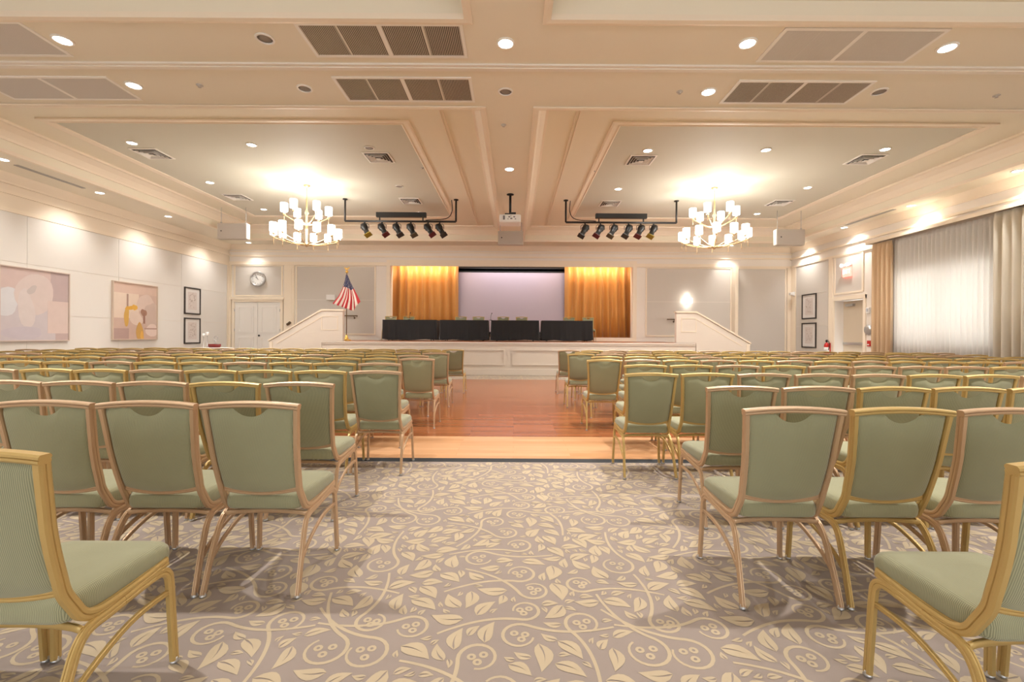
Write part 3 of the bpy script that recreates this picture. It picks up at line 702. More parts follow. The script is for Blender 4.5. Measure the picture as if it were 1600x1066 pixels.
def flag():
    white, red, blue = 0, 1, 2
    NU, NV = 52, 40; V = []; Fc = []; mi = []
    def edge(t):   # left / right outline of the hanging cloth (x, z), measured down from the top
        Lp = [(-.02, 2.26), (-.06, 2.05), (-.13, 1.80), (-.27, 1.53), (-.47, 1.28)]
        Rp = [(.03, 2.26), (.13, 2.02), (.235, 1.82), (.37, 1.58), (.48, 1.35)]
        def ev(P):
            q = t * (len(P) - 1); i = min(int(q), len(P) - 2); f = q - i; return P[i][0] * (1 - f) + P[i + 1][0] * f, P[i][1] * (1 - f) + P[i + 1][1] * f
        return ev(Lp), ev(Rp)
    for j in range(NV + 1):
        t = j / NV; (lx, lz), (rx, rz_) = edge(t)
        for i in range(NU + 1):
            s = i / NU
            x = lx + (rx - lx) * s; z = lz + (rz_ - lz) * s - t * t * (.31 * s / .75 if s < .75 else .31 * (1 - s) / .25) - .01 * t
            x += .05 * math.sin(math.pi * t) * math.sin(math.pi * s)
            V.append((x, -.03 - .05 * t * math.sin(s * 15.7) - .02 * math.sin(s * 31) * t - .05 * math.sin(math.pi * s), z))
    k = NU + 1
    for j in range(NV):
        for i in range(NU):
            s = (i + .5) / NU; t = (j + .5) / NV
            tt = .43 + .10 * s
            if t < tt:
                c = blue
                if (int(s * 13 + t * 14) % 2 == 0) and (i % 3 == 1) and (j % 2 == 0): c = white
            else: c = red if int(s * 13) % 2 == 0 else white
            Fc.append((j * k + i, j * k + i + 1, (j + 1) * k + i + 1, (j + 1) * k + i)); mi.append(c)
    m = MB(); m.v = V; m.f = Fc; m.mi = mi; m.sm = [True] * len(Fc)
    o = m.obj('flag', [mat('flag white', (238, 226, 214), .6), mat('flag red', (190, 40, 48), .6), mat('flag blue', (38, 44, 86), .6)], None, (-5.74, 15.6, ZST))
    thicken(o, .004)
    tag(o, 'american flag with stars and red and white stripes hanging from brass pole', 'flag')
flag()

# ------------------------------------------------------------------ wall things
# clock
t = thing('wall_clock', 'round silver rimmed wall clock above the left double door', 'clock', (-10.11, YB - .03, 3.43))
Mx = Matrix.Rotation(R(90), 4, 'X')
MB().lathe([(.30, 0), (.30, .05), (.28, .07), (.245, .06), (.235, .03), (.235, 0)], n=40, M=Mx).obj('rim', chrome_m, t)
b = MB().lathe([(.234, .012), (.234, .02)], n=40, M=Mx); b.obj('dial', white_m, t)
b = MB()
for i in range(12):
    a = i * math.pi / 6; b.box(-.006, .006, -.03, -.024, .17, .21, M=Matrix.Rotation(a, 4, 'Y'))
b.obj('hour_marks', mat('grey print', (120, 120, 122), .6), t)
MB().box(-.006, .006, -.036, -.032, -.03, .12, M=Matrix.Rotation(R(-50), 4, 'Y')).obj('hour_hand', black_m, t)
MB().box(-.004, .004, -.041, -.037, -.03, .19, M=Matrix.Rotation(R(-28), 4, 'Y')).obj('minute_hand', black_m, t)

def sconce(x, z, lit, label):
    t = thing('wall_sconce', label, 'wall light', (x, YB - .012, z), group='sconces beside the stage')
    MB().box(-.06, .06, -.03, 0, -.12, .05, b=.006).obj('backplate', brass_m, t)
    MB().loft([[(-.17, -.14, -.1), (.17, -.14, -.1), (.17, -.035, -.1), (-.17, -.035, -.1)], [(-.17, -.16, .1), (.17, -.16, .1), (.17, -.035, .1), (-.17, -.035, .1)]], smooth=False).obj('shade', mat('lit sconce shade', (255, 246, 232), .5, emit=(1, .93, .82), es=2.6) if lit else white_m, t)
    if lit:
        light('POINT', 'sconce_light', (x, YB - .15, z + .25), .5, NEUT, t, .06); light('POINT', 'sconce_light', (x, YB - .15, z - .25), .4, NEUT, t, .06)
sconce(6.82, 2.66, True, 'lit box-shaped wall sconce above the right stair parapet')
sconce(-7.2, 2.72, False, 'unlit white box wall sconce behind the flag')
def handrail(x0, x1, z, label):
    t = thing('handrail', label, 'handrail', ((x0 + x1) / 2, YB - .02, z), group='short wall handrails by the stage')
    l = (x1 - x0) / 2
    MB().sweep(spl([(-l, -.08, 0), (-l * .3, -.09, 0), (l * .9, -.09, 0), (l, -.05, -.01)], 4), circ(.022, 10)).obj('rail', mat('bronze rail', (112, 92, 72), .4, metal=.5) if 'bronze rail' not in MATS else MATS['bronze rail'], t)
    MB().cyl((l * .5, -.09, -.02), (l * .5, 0, -.09), .012, 8).lathe([(.035, 0), (.035, .012)], M=Matrix.Translation((l * .5, 0, -.09)) @ Mx, n=12).obj('bracket', MATS['bronze rail'], t)
handrail(-6.66, -6.18, 2.0, 'short dark handrail on the wall right of the flagpole')
handrail(6.02, 6.4, 1.93, 'short dark handrail on the wall left of the right parapet')
t = thing('handrail', 'dark rounded end of a wall handrail above the left parapet slope', 'handrail', (-8.92, YB - .066, 1.67))
MB().sweep(spl([(.0, -.02, -.02), (.06, -.06, 0), (.14, -.08, .06)], 4), circ(.05, 10)).obj('rail', MATS['bronze rail'], t)

# pictures
def print_frame(x, sgn, yc, zc, w_, h_, label, grp, seed):
    t = thing('picture_frame', label, 'picture', (x, yc, zc), group=grp); rr = random.Random(seed)
    a0, a1 = (0, sgn * .03)
    b = MB(); b.frame(-w_ / 2, w_ / 2, -h_ / 2, h_ / 2, .045, min(a0, a1), max(a0, a1), 0, 'x'); b.obj('frame', black_m if 0 else mat('dark brown frame', (52, 44, 40), .45) if 'dark brown frame' not in MATS else MATS['dark brown frame'], t)
    q = sgn * .012; b = MB(); b.box(min(0.001 * sgn, q), max(0.001 * sgn, q), -w_ / 2 + .045, w_ / 2 - .045, -h_ / 2 + .045, h_ / 2 - .045); b.obj('mat_board', MATS['paper'] if 'paper' in MATS else mat('paper', (224, 219, 214), .8), t)
    q2 = sgn * .0135; b = MB(); pw, ph_ = w_ * .27, h_ * .33
    b.box(min(q, q2), max(q, q2), -pw, pw, -ph_, ph_, 0)
    for k in range(26):
        y, z = rr.uniform(-pw * .7, pw * .7), rr.uniform(-ph_ * .8, ph_ * .8); l = rr.uniform(.03, .09); a = rr.uniform(0, 3.14)
        b.sweep([(q2 + sgn * .0005, y, z), (q2 + sgn * .0005, y + l * math.cos(a), z + l * math.sin(a))], circ(.004, 5), side=(1, 0, 0), mi=1)
    b.obj('print', [MATS['print paper'] if 'print paper' in MATS else mat('print paper', (214, 203, 196), .8), MATS['sepia ink'] if 'sepia ink' in MATS else mat('sepia ink', (178, 158, 146), .8)], t)
print_frame(XL + .021, 1, 15.9, 2.40, .8, .93, 'dark framed botanical print on left wall, upper of two', 'framed prints on the left wall', 1)
print_frame(XL + .021, 1, 15.9, 1.36, .8, .9, 'dark framed botanical print on left wall, lower of two', 'framed prints on the left wall', 2)
print_frame(XR - .021, -1, 16.86, 2.40, .82, .93, 'dark framed print on right wall, upper of two', 'framed prints on the right wall', 3)
print_frame(XR - .021, -1, 16.86, 1.33, .82, .93, 'dark framed print on right wall, lower of two', 'framed prints on the right wall', 4)

def blob(cx, cz, rx, rz_, rot=0, n=22, wob=.12, seed=0):
    rr = random.Random(seed); ph = [rr.uniform(0, 6) for _ in range(3)]; out = []
    for i in range(n):
        a = 2 * math.pi * i / n; k = 1 + wob * math.sin(2 * a + ph[0]) + wob * .6 * math.sin(3 * a + ph[1]) + wob * .3 * math.sin(5 * a + ph[2])
        x, z = rx * k * math.cos(a), rz_ * k * math.sin(a); out.append((cx + x * math.cos(rot) - z * math.sin(rot), cz + x * math.sin(rot) + z * math.cos(rot)))
    return out
def clip(poly, w_, h_):
    def cl(P, ins, cut):
        o = []
        for i in range(len(P)):
            a, c = P[i - 1], P[i]
            if ins(c):
                if not ins(a): o.append(cut(a, c))
                o.append(c)
            elif ins(a): o.append(cut(a, c))
        return o
    for ax, lim, sg in ((0, w_, 1), (0, -w_, -1), (1, h_, 1), (1, -h_, -1)):
        if not poly: break
        def ins(p): return p[ax] * sg <= lim * sg + 1e-9
        def cut(a, c):
            t = (lim - a[ax]) / (c[ax] - a[ax]); return (a[0] + (c[0] - a[0]) * t, a[1] + (c[1] - a[1]) * t)
        poly = cl(poly, ins, cut)
    return poly
def painting(yc, zc, w_, h_, base, shapes, label, wood_rgb):
    t = thing('painting', label, 'painting', (XL + .021, yc, zc), group='large abstract paintings on the left wall')
    b = MB(); b.frame(-w_ / 2, w_ / 2, -h_ / 2, h_ / 2, .025, 0.001, .06, 0, 'x'); b.obj('frame', mat('pale wood frame', wood_rgb, .5), t)
    b = MB(); W, H = w_ / 2 - .026, h_ / 2 - .026
    b.box(.002, .035, -W, W, -H, H, 0); ms = [mat('painted canvas', base, .85, var=.05)]
    for k, (rgb, poly) in enumerate(shapes):
        p = clip([(q[0], q[1]) for q in poly], W, H)
        if len(p) > 2: b.prism(p, 'x', .035 + .0003 * k, .0356 + .0003 * (k + 1), len(ms)); ms.append(mat('canvas paint', rgb, .85, var=.05))
    b.obj('canvas', ms, t)
def rc(x0, x1, z0, z1): return [(x0, z0), (x1, z0), (x1, z1), (x0, z1)]
# first painting: y runs 10.0 (left) .. 11.46 (right)
painting(10.68, 1.91, 1.58, 1.69, (200, 190, 192), [
    ((206, 184, 178), rc(-.8, .35, .35, .9)), ((212, 210, 212), blob(-.65, .05, .32, .3, seed=2)), ((188, 168, 166), rc(.33, .8, .12, .9)),
    ((212, 196, 190), blob(-.03, .25, .42, .5, seed=1, wob=.05)), ((212, 200, 196), blob(-.22, -.1, .16, .5, .15, seed=3)), ((196, 184, 180), blob(-.1, .35, .12, .08, .8, seed=4)),
    ((214, 194, 186), rc(.26, .8, -.66, .12)), ((190, 168, 164), rc(.45, .8, -.85, -.66)), ((196, 186, 192), blob(-.3, -.65, .5, .13, seed=6))],
    'large pale lilac abstract painting nearest the viewer on the left wall', (206, 188, 176))
painting(13.5, 1.905, 1.6, 1.67, (206, 178, 164), [
    ((226, 206, 188), rc(-.78, .1, -.2, .52)), ((214, 186, 170), rc(-.8, .8, .52, .85)), ((218, 196, 184), blob(.35, .25, .3, .3, seed=3)), ((168, 140, 128), rc(-.33, -.27, -.05, .5)),
    ((214, 170, 90), blob(-.33, -.15, .09, .28, -.1, seed=5)), ((222, 170, 74), blob(-.2, .1, .2, .05, .15, seed=6)), ((226, 176, 80), blob(-.05, .12, .09, .09, seed=7)),
    ((206, 184, 172), blob(.58, -.1, .26, .45, seed=8)), ((168, 128, 108), blob(.28, -.02, .1, .12, .5, seed=9)), ((160, 120, 104), rc(.26, .33, -.35, -.02)), ((222, 202, 188), blob(0, -.2, .24, .2, seed=10)),
    ((184, 156, 148), rc(-.8, -.25, -.85, -.5)), ((206, 162, 92), blob(.14, -.62, .13, .3, seed=11)), ((228, 178, 92), blob(.22, -.72, .06, .15, seed=12)), ((226, 206, 196), blob(.58, -.55, .2, .22, seed=13)), ((182, 150, 138), rc(.3, .8, -.52, -.48))],
    'pink and gold abstract painting on left wall nearer the framed prints', (210, 190, 172))

# items by the exit door
t = thing('exit_sign', 'glowing red exit sign above the door on the right wall', 'sign', (XR - .036, 14.9, 3.42))
MB().box(-.05, 0, -.19, .19, -.17, .15, b=.006).obj('housing', mat('red lit sign face', (255, 120, 110), .5, emit=(1, .18, .14), es=1.6), t)
MB().box(-.07, 0, -.2, .2, .17, .25, b=.01).obj('emergency_lamp_bar', white_m, t)
for s in (-1, 1): MB().lathe([(.03, 0), (.055, .05), (.055, .07), (.04, .075)], M=Matrix.Translation((-.07, s * .13, .21)) @ Matrix.Rotation(R(-90), 4, 'Y'), n=14).obj('emergency_lamp', mat('lamp face', (250, 235, 220), .4, emit=(1, .8, .7), es=2), t)
b = MB(); ex = -.0535
def bar(y, z, dy, dz, rot=0): b.box(-.0535, -.0505, -dy / 2, dy / 2, -dz / 2, dz / 2, M=Matrix.Translation((0, y, z)) @ Matrix.Rotation(rot, 4, 'X'))
bar(.155, 0, .018, .14)
for z in (-.061, 0, .061): bar(.13, z, .05, .018)
for q in (-1, 1): bar(.05, 0, .018, .155, q * .55)
bar(-.03, 0, .018, .14); bar(-.12, 0, .018, .14); bar(-.12, .061, .08, .018)
b.obj('lettering', mat('sign lettering', (255, 235, 225), .5, emit=(1, .75, .7), es=2), t)
t = thing('fire_extinguisher', 'red fire extinguisher on the right wall left of the exit door', 'fire extinguisher', (XR - .17, 15.7, .62))
red_m = mat('red enamel', (196, 36, 30), .3)
MB().lathe([(.04, 0), (.075, .01), (.08, .03), (.08, .36), (.06, .42), (.025, .45), (.02, .48)], n=18).obj('cylinder', red_m, t)
MB().box(-.085, .085, -.082, .06, .12, .3, b=.01).obj('label_band', white_m, t) if 0 else MB().lathe([(.0815, .14), (.0815, .3)], n=18).obj('label_band', white_m, t)
MB().box(-.02, .02, -.09, .05, .5, .52).box(-.015, .015, -.08, .02, .54, .555).box(-.02, .02, -.02, .02, .47, .55).obj('handle', black_m, t)
MB().sweep(spl([(0, -.02, .5), (0, -.1, .5), (0, -.13, .38), (0, -.1, .2)], 5), circ(.012, 8)).obj('hose', black_m, t)
MB().box(.08, .119, -.03, .03, .1, .45).obj('bracket', red_m, t)
t = thing('alarm_strobe', 'small white alarm strobe beside the exit door, above the chrome dome', 'alarm', (XR - .002, 14.05, 2.1))
MB().box(-.05, 0, -.07, .07, -.09, .09, b=.008).obj('housing', white_m, t); MB().box(-.085, -.05, -.03, .03, -.03, .06, b=.01).obj('lens', mat('clear lens', (230, 230, 235), .1), t)
t = thing('alarm_bell', 'round grey alarm dome beside the exit door above the red call point', 'alarm', (XR - .002, 14.05, 1.5))
MB().lathe([(.16, 0), (.16, .02), (.13, .06), (.07, .085), (.02, .09)], n=24, M=Matrix.Rotation(R(-90), 4, 'Y')).obj('dome', chrome_m, t)
t = thing('call_point', 'small red fire call point beside the exit door', 'fire alarm', (XR - .002, 14.02, 1.08))
MB().box(-.04, 0, -.06, .06, -.09, .09, b=.008).obj('housing', red_m, t); MB().box(-.05, -.04, -.035, .035, -.05, -.02).obj('pull_bar', white_m, t)
t = thing('wall_speaker', 'small white twin head wall fitting near the right corner', 'wall fitting', (XR - .031, 17.75, 2.95))
MB().box(-.05, 0, -.05, .05, -.08, .08, b=.008).obj('bracket', white_m, t); MB().box(-.18, -.05, -.07, .07, -.05, .05, b=.015).obj('head', white_m, t)

# refreshment stand with red tray at the left
sx_, sy_ = -8.75, 13.3
t = thing('side_table', 'narrow white side table in the left corner under the red tray', 'table', (sx_, sy_, 0))
MB().box(-.4, .4, -.25, .25, .82, .86, b=.006).obj('tabletop', white_m, t)
for s in (-1, 1):
    for q in (-1, 1): MB().box(s * .36 - .02, s * .36 + .02, q * .21 - .02, q * .21 + .02, 0.002, .82).obj('leg', white_m, t)
t = thing('tray', 'dark red oval tray with a ring handle at the left corner', 'tray', (sx_, sy_, .862))
dr = mat('dark red lacquer', (112, 24, 20), .3)
MB().loft([[(k * .18 * math.cos(a) * 1.0, k * .1 * math.sin(a), z) for a in [i * .3927 for i in range(16)]] for k, z in ((.85, .0), (1, .03), (1.02, .1), (.98, .1), (.9, .03))]).obj('dish', dr, t)
MB().sweep([(.04 + .055 * math.cos(a), 0, .27 + .055 * math.sin(a)) for a in [i * .3927 for i in range(16)]], circ(.008, 6), side=(0, 1, 0), closed=True).cyl((.04, 0, .03), (.04, 0, .215), .008, 8).obj('ring_handle', chrome_m, t)
for dx, h, lab in ((-.34, .36, 'thin clear candle holder with white top, left of its pair'), (-.235, .4, 'thin clear candle holder with white top, right of its pair')):
    t = thing('candle_holder', lab, 'candle holder', (sx_ + dx + .02, sy_, .862), group='candle holders beside the red tray')
    MB().lathe([(.03, 0), (.03, .01), (.011, .02), (.011, h - .06), (.02, h - .05)], n=10).obj('stem', mat('grey glass', (190, 184, 180), .2), t)
    MB().lathe([(.02, 0), (.038, .02), (.038, .09), (.03, .1)], cz=h - .05, n=12).obj('candle_cup', mat('white candle cup', (250, 248, 244), .4), t)

# ------------------------------------------------------------------ ceiling fixtures
mat('vent grey', (196, 190, 182), .7); mat('vent dark', (84, 76, 70), .8); mat('lamp throat', (150, 142, 134), .6); mat('vent blade', (205, 192, 176), .6); mat('vent pale', (214, 208, 200), .6)
ring_m = mat('white trim ring', (245, 240, 232), .4)
def downlight(px, py, z, lit, label, power=38, col=NEUT, aim=None, spot=125, pos=None, r=.085):
    x, y = pos if pos else plane_at(px, py, z)
    t = thing('recessed_downlight', label, 'ceiling light', (x, y, z), group='recessed ceiling downlights')
    MB().lathe([(r + .025, 0), (r + .022, -.012), (r + .002, -.016), (r, -.002), (r, 0)], n=24, cz=-.0005).obj('trim_ring', ring_m, t)
    MB().lathe([(r, -.003), (r * .5, -.006), (.001, -.007)], n=20).obj('lens', lens_m if lit else MATS['lamp throat'], t)
    if lit: light('SPOT', 'downlight_lamp', (x, y, z - .03), power, col, t, .07, spot, aim if aim else (x, y, 0))
    return t
SO = [(98, 62, 1, 'lit recessed downlight at the near left of the front soffit strip'), (1168, 67, 1, 'lit recessed downlight left of the pale right ceiling grille'), (1480, 74, 1, 'lit recessed downlight right of the pale right ceiling grille'),
      (790, 67, 1, 'lit recessed downlight on the near centre of the soffit'), (209, 133, 1, 'lit recessed downlight beyond the far left pale grille'), (1107, 143, 1, 'lit recessed downlight left of the dark right ceiling grille'),
      (414, 60, 0, 'unlit recessed downlight left of the nearest dark grille'), (476, 138, 0, 'unlit recessed downlight left of the second dark grille'), (790, 143, 0, 'unlit recessed downlight on the soffit centre before the beam'), (1374, 143, 0, 'unlit recessed downlight right of the dark right ceiling grille'),
      (796, 264, 1, 'lit recessed downlight in the central ceiling beam')]
for px, py, lit, lab in SO: downlight(px, py, ZS, lit, lab, power=72)
GL = [(206, 223, 'far left near corner'), (393, 226, 'second of the near row'), (577, 231, 'near right corner by the diffuser'), (328, 285, 'middle, left of the chandelier'), (412, 327, 'far, left of the chandelier'), (624, 291, 'middle, right of the chandelier'), (655, 332, 'far right by the light bar')]
for px, py, lab in GL: downlight(px, py, ZT, px not in (577, 624), 'small recessed downlight in the left grey ceiling panel, ' + lab, power=72)
GR = [(1012, 235, 'near left corner by the diffuser'), (1197, 234, 'middle of the near row'), (1383, 233, 'near right corner'), (966, 295, 'middle, left of the chandelier'), (1262, 293, 'middle, right of the chandelier'), (938, 335, 'far left by the light bar'), (1183, 334, 'far, right of the chandelier')]
for px, py, lab in GR: downlight(px, py, ZT, True, 'small recessed downlight in the right grey ceiling panel, ' + lab, power=72)
# wall washers in the side soffits
for i, (y, lab) in enumerate(((9.2, 'nearest the viewer'), (11.35, 'second from the viewer'), (13.6, 'third from the viewer'), (16.3, 'nearest the stage wall'))):
    x = -10.35
    downlight(0, 0, ZS, True, 'lit recessed wall washer in the left side soffit, ' + lab, 24, COOL, (XL + .1, y, 3.0), 95, (x, y))
for i, (y, lab) in enumerate(((9.5, 'nearest the viewer'), (12.05, 'above the sheer curtain'), (14.5, 'above the exit door'), (16.9, 'nearest the stage wall'))):
    x = 10.5
    downlight(0, 0, ZS, True, 'lit recessed wall washer in the right side soffit, ' + lab, 28, COOL, (XR - .05, y, 3.6), 105, (x, y))
downlight(0, 0, ZS, True, 'lit recessed downlight over the right stairs, washing the stage wall', 22, COOL, (8.4, YB, 3.2), 80, (8.3, 17.45))
downlight(0, 0, ZS, True, 'lit recessed downlight over the left double doors', 16, COOL, (-10.2, YB, 2.6), 90, (-10.2, 17.45))
# lamps of the hall behind the viewer
for x in (-7.5, -3.5, 3.5, 7.5):
    for y in (-3.0, 2.6): downlight(0, 0, ZT, True, 'recessed downlight behind the viewer, %s of the %s pair, %s row' % ('outer' if abs(x) > 5 else 'inner', 'left' if x < 0 else 'right', 'near' if y > 0 else 'rear'), 140, NEUT, None, 130, (x, y))

def linear_slot(x, y0, y1, label):
    t = tag(MB().box(x - .05, x + .05, y0, y1, ZS - .012, ZS - .001).obj('slot_diffuser', mat('grey slot', (170, 166, 160), .6) if 'grey slot' not in MATS else MATS['grey slot']), label, 'air vent', 'linear slot diffusers in side soffits')
linear_slot(-10.42, 9.5, 11.0, 'long grey slot diffuser in the left side soffit'); linear_slot(10.35, 12.4, 14.2, 'long grey slot diffuser in the right side soffit')
# grilles
def grille(x0, x1, y0, y1, pale, label):
    t = thing('ceiling_grille', label, 'air vent', ((x0 + x1) / 2, (y0 + y1) / 2, ZS), group='large return air grilles in the soffit')
    W, D = (x1 - x0) / 2, (y1 - y0) / 2
    b = MB()
    for a0, a1, c0, c1 in ((-W, W, -D, -D + .04), (-W, W, D - .04, D), (-W, -W + .04, -D + .04, D - .04), (W - .04, W, -D + .04, D - .04), (-.025, .025, -D + .04, D - .04)): b.box(a0, a1, c0, c1, -.015, -.001)
    for sx in (-.52, .52): b.box(sx * W - .012, sx * W + .012, -D + .04, D - .04, -.010, -.001)
    b.obj('frame', ring_m, t)
    MB().box(-W + .04, W - .04, -D + .04, D - .04, -.003, -.0012).obj('backing', MATS['vent grey'] if pale else MATS['vent dark'], t)
    b = MB(); n = int(2 * W / .022)
    for i in range(n):
        x = -W + .05 + i * (2 * W - .1) / (n - 1); s = .004 if not pale else .009
        b.box(x - s, x + s, -D + .04, D - .04, -.012, -.0035)
    b.obj('blades', MATS['vent blade'] if not pale else MATS['vent pale'], t)
for x0, x1, y0, y1, pale, lab in ((-2.5, -.6, 5.1, 5.73, 0, 'dark slatted ceiling grille nearest the viewer, left of centre'), (-2.5, -.6, 6.17, 6.82, 0, 'dark slatted ceiling grille beyond the partition track, left of centre'),
                             (3.05, 4.93, 5.14, 5.78, 1, 'pale slatted ceiling grille nearest the viewer on the right'), (3.05, 4.93, 6.2, 6.82, 0, 'dark slatted ceiling grille beyond the partition track on the right'),
                             (-7.5, -5.58, 5.1, 5.75, 1, 'pale slatted ceiling grille at the top left edge'), (-7.5, -5.58, 6.2, 6.82, 1, 'pale slatted ceiling grille at left beyond the partition track')):
    grille(x0, x1, y0, y1, pale, lab)
def diffuser(px, py, label):
    x, y = plane_at(px, py, ZT)
    t = thing('ceiling_diffuser', label, 'air vent', (x, y, ZT), group='square ceiling diffusers')
    b = MB(); r = .30
    def ringz(a, z0, c, z1, m):  # square funnel ring
        b.loft([[(-a, -a, z0), (a, -a, z0), (a, a, z0), (-a, a, z0)], [(-c, -c, z1), (c, -c, z1), (c, c, z1), (-c, c, z1)]], m, True, False, False)
    ringz(r, -.001, r, -.014, 0); ringz(r, -.014, r - .04, -.016, 0); ringz(r - .04, -.016, r - .09, -.003, 1)
    for k in range(1, 4):
        a = r - .045 - k * .055; ringz(a, -.004, a + .03, -.03 - .004 * k, 0); ringz(a + .03, -.03 - .004 * k, a + .022, -.03 - .004 * k, 0)
    b.box(-.05, .05, -.05, .05, -.045, -.04, 0); b.obj('louvres', [ring_m, MATS['vent dark']], t)
    MB().box(-r + .03, r - .03, -r + .03, r - .03, -.003, -.001).obj('throat', MATS['vent dark'], t)
for px, py, lab in ((238, 240, 'square ceiling diffuser at the far left of the left grey panel'), (592, 246, 'square ceiling diffuser at the right of the left grey panel'), (371, 308, 'square ceiling diffuser left of the left chandelier'), (642, 314, 'square ceiling diffuser above the left light bar'),
                    (1001, 250, 'square ceiling diffuser at the left of the right grey panel'), (1352, 249, 'square ceiling diffuser at the far right of the right grey panel'), (953, 318, 'square ceiling diffuser above the right light bar'), (1218, 317, 'square ceiling diffuser right of the right chandelier')): diffuser(px, py, lab)
for px, py, z, lab in ((312, 133, ZS, 'small sprinkler head left in the soffit'), (1062, 143, ZS, 'small sprinkler head right in the soffit'), (787, 195, ZS, 'small sprinkler head on the central beam'), (1557, 149, ZS, 'small sprinkler head at the right edge of the soffit'), (660, 262, ZT, 'small sprinkler head at the right edge of left grey panel'), (929, 266, ZT, 'small sprinkler head at the left edge of right grey panel')):
    x, y = plane_at(px, py, z)
    tag(MB().lathe([(.045, 0), (.045, -.008), (.02, -.012), (.012, -.03), (.022, -.034)], n=12).obj('sprinkler_head', MATS['vent grey'], None, (x, y, z - .0005)), lab, 'sprinkler', 'ceiling sprinkler heads')

# chandeliers
def chandelier(x, y, rot, label):
    t = thing('chandelier', label, 'chandelier', (x, y, 3.62), rot, 'brass chandeliers with white shades')
    top = ZT - 3.62
    MB().lathe([(.09, 0), (.09, -.02), (.03, -.05), (.01, -.07)], cz=top - .001, n=18).obj('canopy', brass_m, t)
    MB().cyl((0, 0, 1.35), (0, 0, top - .06), .008, 8).obj('rod', brass_m, t)
    MB().lathe([(.012, 0), (.05, .03), (.06, .06), (.03, .1), (.024, .2), (.035, .5), (.024, .85), (.05, .9), (.05, .94), (.022, 1.0), (.02, 1.3), (.008, 1.36)], n=14).obj('stem', brass_m, t)
    def arm(k, n, r, z0, z1, hs, a0):
        a = 2 * math.pi * k / n + a0; ca, sa = math.cos(a), math.sin(a)
        def P(q, z): return (q * ca, q * sa, z)
        ar = MB().sweep(spl([P(.03, z0), P(r * .35, z0 + .02), P(r * .75, z0 + (z1 - z0) * .55), P(r, z1 - .02), P(r, z1)], 4), circ(.013, 6))
        ar.lathe([(.035, 0), (.045, .01), (.02, .02), (.014, .08)], r * ca, r * sa, z1 - .02, 10)
        ao = ar.obj('arm', brass_m, t)
        MB().lathe([(.088, 0), (.092, .01), (.092, .22), (.088, .225)], r * ca, r * sa, z1 + .05, 16).obj('lamp_shade', shade_m, t)
        MB().lathe([(.002, -hs), (.009, -hs + .03), (.005, -.04), (.012, -.02), (.003, 0)], r * ca, r * sa, z1 - .02, 6).obj('drop_finial', brass_m, ao)
    for k in range(12): arm(k, 12, .82, .06, .24 + (.02 if k % 2 else 0), .2, .2)
    for k in range(6): arm(k, 6, .55, .62, .86, .16, .35)
    light('POINT', 'chandelier_lamp', (x, y, 4.72), 5, NEUT, t, .35)
    light('POINT', 'chandelier_lamp', (x, y, 4.15), 75, NEUT, t, .3)
chandelier(-5.62, 12.3, 0, 'brass two tier chandelier with glowing white shades on the left')
chandelier(5.40, 12.3, .5, 'brass two tier chandelier with glowing white shades on the right')

# stage light bars
def light_bar(x0, x1, xb0, xb1, xs_, side, label):
    y = 13.5; z = 4.63
    t = thing('lighting_bar', 'black pipe lighting bar hung from the ceiling, ' + label, 'lighting bar', ((x0 + x1) / 2, y, z), group='stage lighting bars')
    cx = (x0 + x1) / 2
    MB().cyl((x0 - cx, 0, 0), (x1 - cx, 0, 0), .03, 10).obj('pipe', black_m, t)
    for x in (x0, x1): MB().cyl((x - cx, 0, 0), (x - cx, 0, ZT - z - .03), .028, 10).lathe([(.07, 0), (.07, -.025), (.03, -.035)], x - cx, 0, ZT - z - .001, 12).obj('drop_pipe', black_m, t)
    s_ = x1 if side < 0 else x0
    MB().sweep(spl([(s_ - cx + side * .13, 0, ZT - z - .02), (s_ - cx + side * .12, 0, .3), (s_ - cx + side * .3, 0, .09), (s_ - cx + side * .9, 0, .04)], 6), circ(.012, 6)).obj('cable', black_m, t)
    MB().box(xb0 - cx, xb1 - cx, -.06, .06, .12, .26, b=.006).obj('power_box', black_m, t)
    for x in (xb0 + .1, xb1 - .1): MB().box(x - cx - .015, x - cx + .015, -.02, .02, .02, .13).obj('bracket', black_m, t)
    for i, x in enumerate(xs_):
        tl = R(rnd.uniform(24, 32)) * (1 if side < 0 else -1)
        s = thing('stage_spotlight', 'black stage spotlight hanging on the %s lighting bar, %s from its left end' % ('left' if side < 0 else 'right', ORD[i + 1]), 'spotlight', (x, y, z - .03), group='stage spotlights on the lighting bars')
        Mt = Matrix.Translation((0, -.0, -.17)) @ Matrix.Rotation(-tl * 1.1, 4, 'Y') @ Matrix.Rotation(R(-20), 4, 'X')
        MB().lathe([(.03, .14), (.085, .12), (.1, .06), (.1, -.02), (.075, -.05), (.075, -.22), (.1, -.235), (.1, -.27), (.085, -.27)], n=16, M=Mt).obj('body', black_m, s)
        MB().box(-.02, .02, -.03, .03, -.045, -.002).obj('clamp', black_m, s)
        MB().sweep([(-.12, 0, -.19), (-.12, 0, -.07), (-.09, 0, -.045), (.09, 0, -.045), (.12, 0, -.07), (.12, 0, -.19)], circ(.009, 6)).obj('yoke', black_m, s)
        gc = [(150, 130, 40), (96, 30, 34), (60, 58, 54), (92, 84, 66), (96, 30, 34), (50, 48, 46)][i if side < 0 else 5 - i]
        MB().box(-.1, .1, -.1, .1, -.285, -.27, M=Mt).obj('gel_frame', mat('gel %d' % i, gc, .5), s)
xl = [(px - 803) * 13.5 / F for px in (569, 596, 619, 641, 668, 686)]; xr = [(px - 803) * 13.5 / F for px in (913, 937, 958, 981, 1000, 1020)]
light_bar(-5.03, -1.74, -4.1, -2.62, xl, -1, 'left of the central beam')
light_bar(1.52, 4.8, 2.4, 3.92, xr, 1, 'right of the central beam')

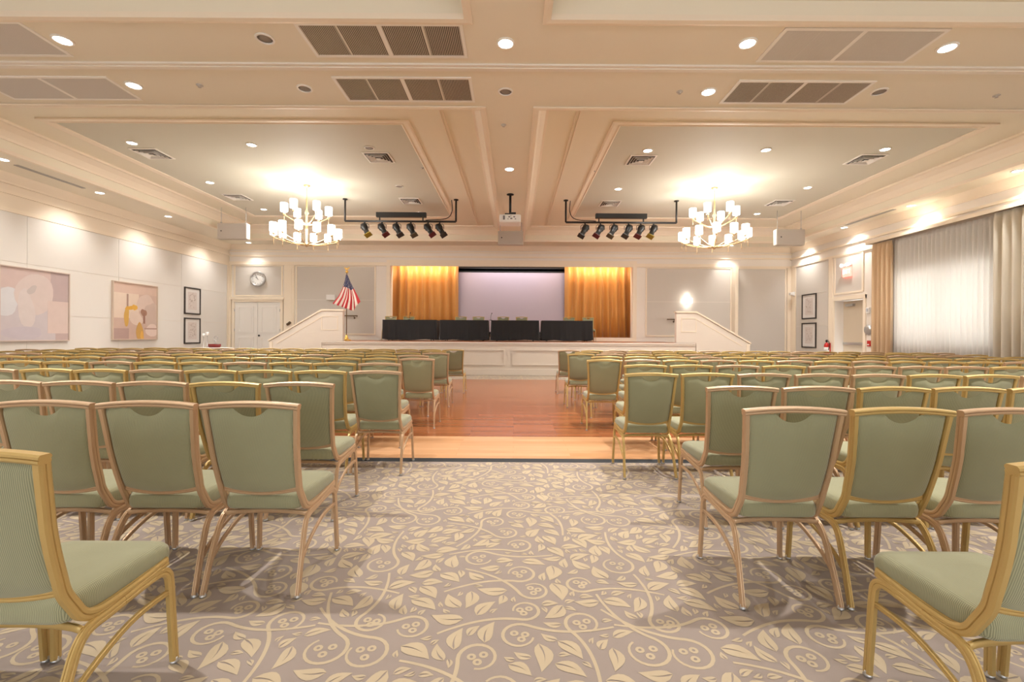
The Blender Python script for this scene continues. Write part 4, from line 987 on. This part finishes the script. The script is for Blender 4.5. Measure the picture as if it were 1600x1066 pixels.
# projector and loudspeakers
t = thing('projector', 'white ceiling projector on a black pole under the central beam', 'projector', (-.11, 11.3, ZS))
MB().cyl((0, 0, -.02), (0, 0, -.5), .03, 10).obj('pole', black_m, t); MB().lathe([(.09, 0), (.09, -.015), (.04, -.03)], n=14, cz=-.001).obj('ceiling_plate', black_m, t)
MB().box(-.13, .13, -.12, .12, -.54, -.5).box(-.02, .14, -.1, .1, -.52, -.47).obj('mount', black_m, t)
MB().box(-.26, .26, -.2, .25, -.74, -.545, b=.02).obj('housing', white_m, t)
b = MB()
for x, z, w_, h_ in ((-.15, -.63, .05, .1), (-.02, -.61, .04, .03), (.03, -.65, .05, .03), (-.05, -.66, .02, .02), (.1, -.61, .04, .03), (.13, -.66, .03, .02), (.02, -.59, .02, .02)): b.box(x - w_ / 2, x + w_ / 2, -.204, -.2, z - h_ / 2, z + h_ / 2)
b.obj('connector_panel', mat('grey connectors', (120, 116, 118), .5), t)
spk = mat('pale grey speaker paint', (192, 182, 170), .5)
def speaker(x, y, zc, w_, h_, label, grp, drop=None):
    t = thing('ceiling_speaker', label, 'loudspeaker', (x, y, zc), group=grp)
    MB().box(-w_ / 2, w_ / 2, -.2, .0, -h_ / 2, h_ / 2, b=.015).obj('cabinet', spk, t)
    MB().box(-w_ / 2 + .03, w_ / 2 - .03, -.208, -.2, -h_ / 2 + .03, h_ / 2 - .03).obj('grille', mat('speaker grille', (188, 178, 168), .7), t)
    MB().lathe([(.02, 0), (.02, .008)], n=10, M=Matrix.Translation((-w_ * .35, -.208, 0)) @ Mx).obj('badge', black_m, t)
    for s in (-1, 1):
        b = MB().cyl((s * w_ * .42, -.1, h_ / 2 - .01), (s * w_ * .42, -.1, drop - zc), .008, 6); b.box(s * w_ * .42 - .02, s * w_ * .42 + .02, -.12, -.08, h_ / 2 - .005, h_ / 2 + .05); b.obj('hanging_rod', chrome_m, t)
speaker(-.12, 14.2, 4.27, .78, .42, 'pale box loudspeaker hanging below the end of the central beam', 'hanging loudspeakers', ZS)
speaker(-8.95, 14.6, 4.52, .94, .5, 'pale box loudspeaker hanging at the left corner of the ceiling tray', 'hanging loudspeakers', ZT)
speaker(8.75, 14.6, 4.43, .9, .5, 'pale box loudspeaker hanging at the right corner of the ceiling tray', 'hanging loudspeakers', ZT)

# lamps over the stage inside the opening
for x in (-3.6, 3.4):
    light('AREA', 'stage_lamp', (x, 18.4, 4.5), 20, (1, .82, .6), None, aim=(x, 18.75, 1.5), sx=2.2, sy=.15)
light('AREA', 'stage_lamp', (0, 18.35, 4.5), 16, (1, .92, .95), None, aim=(0, 18.95, 2), sx=3.5, sy=.15)
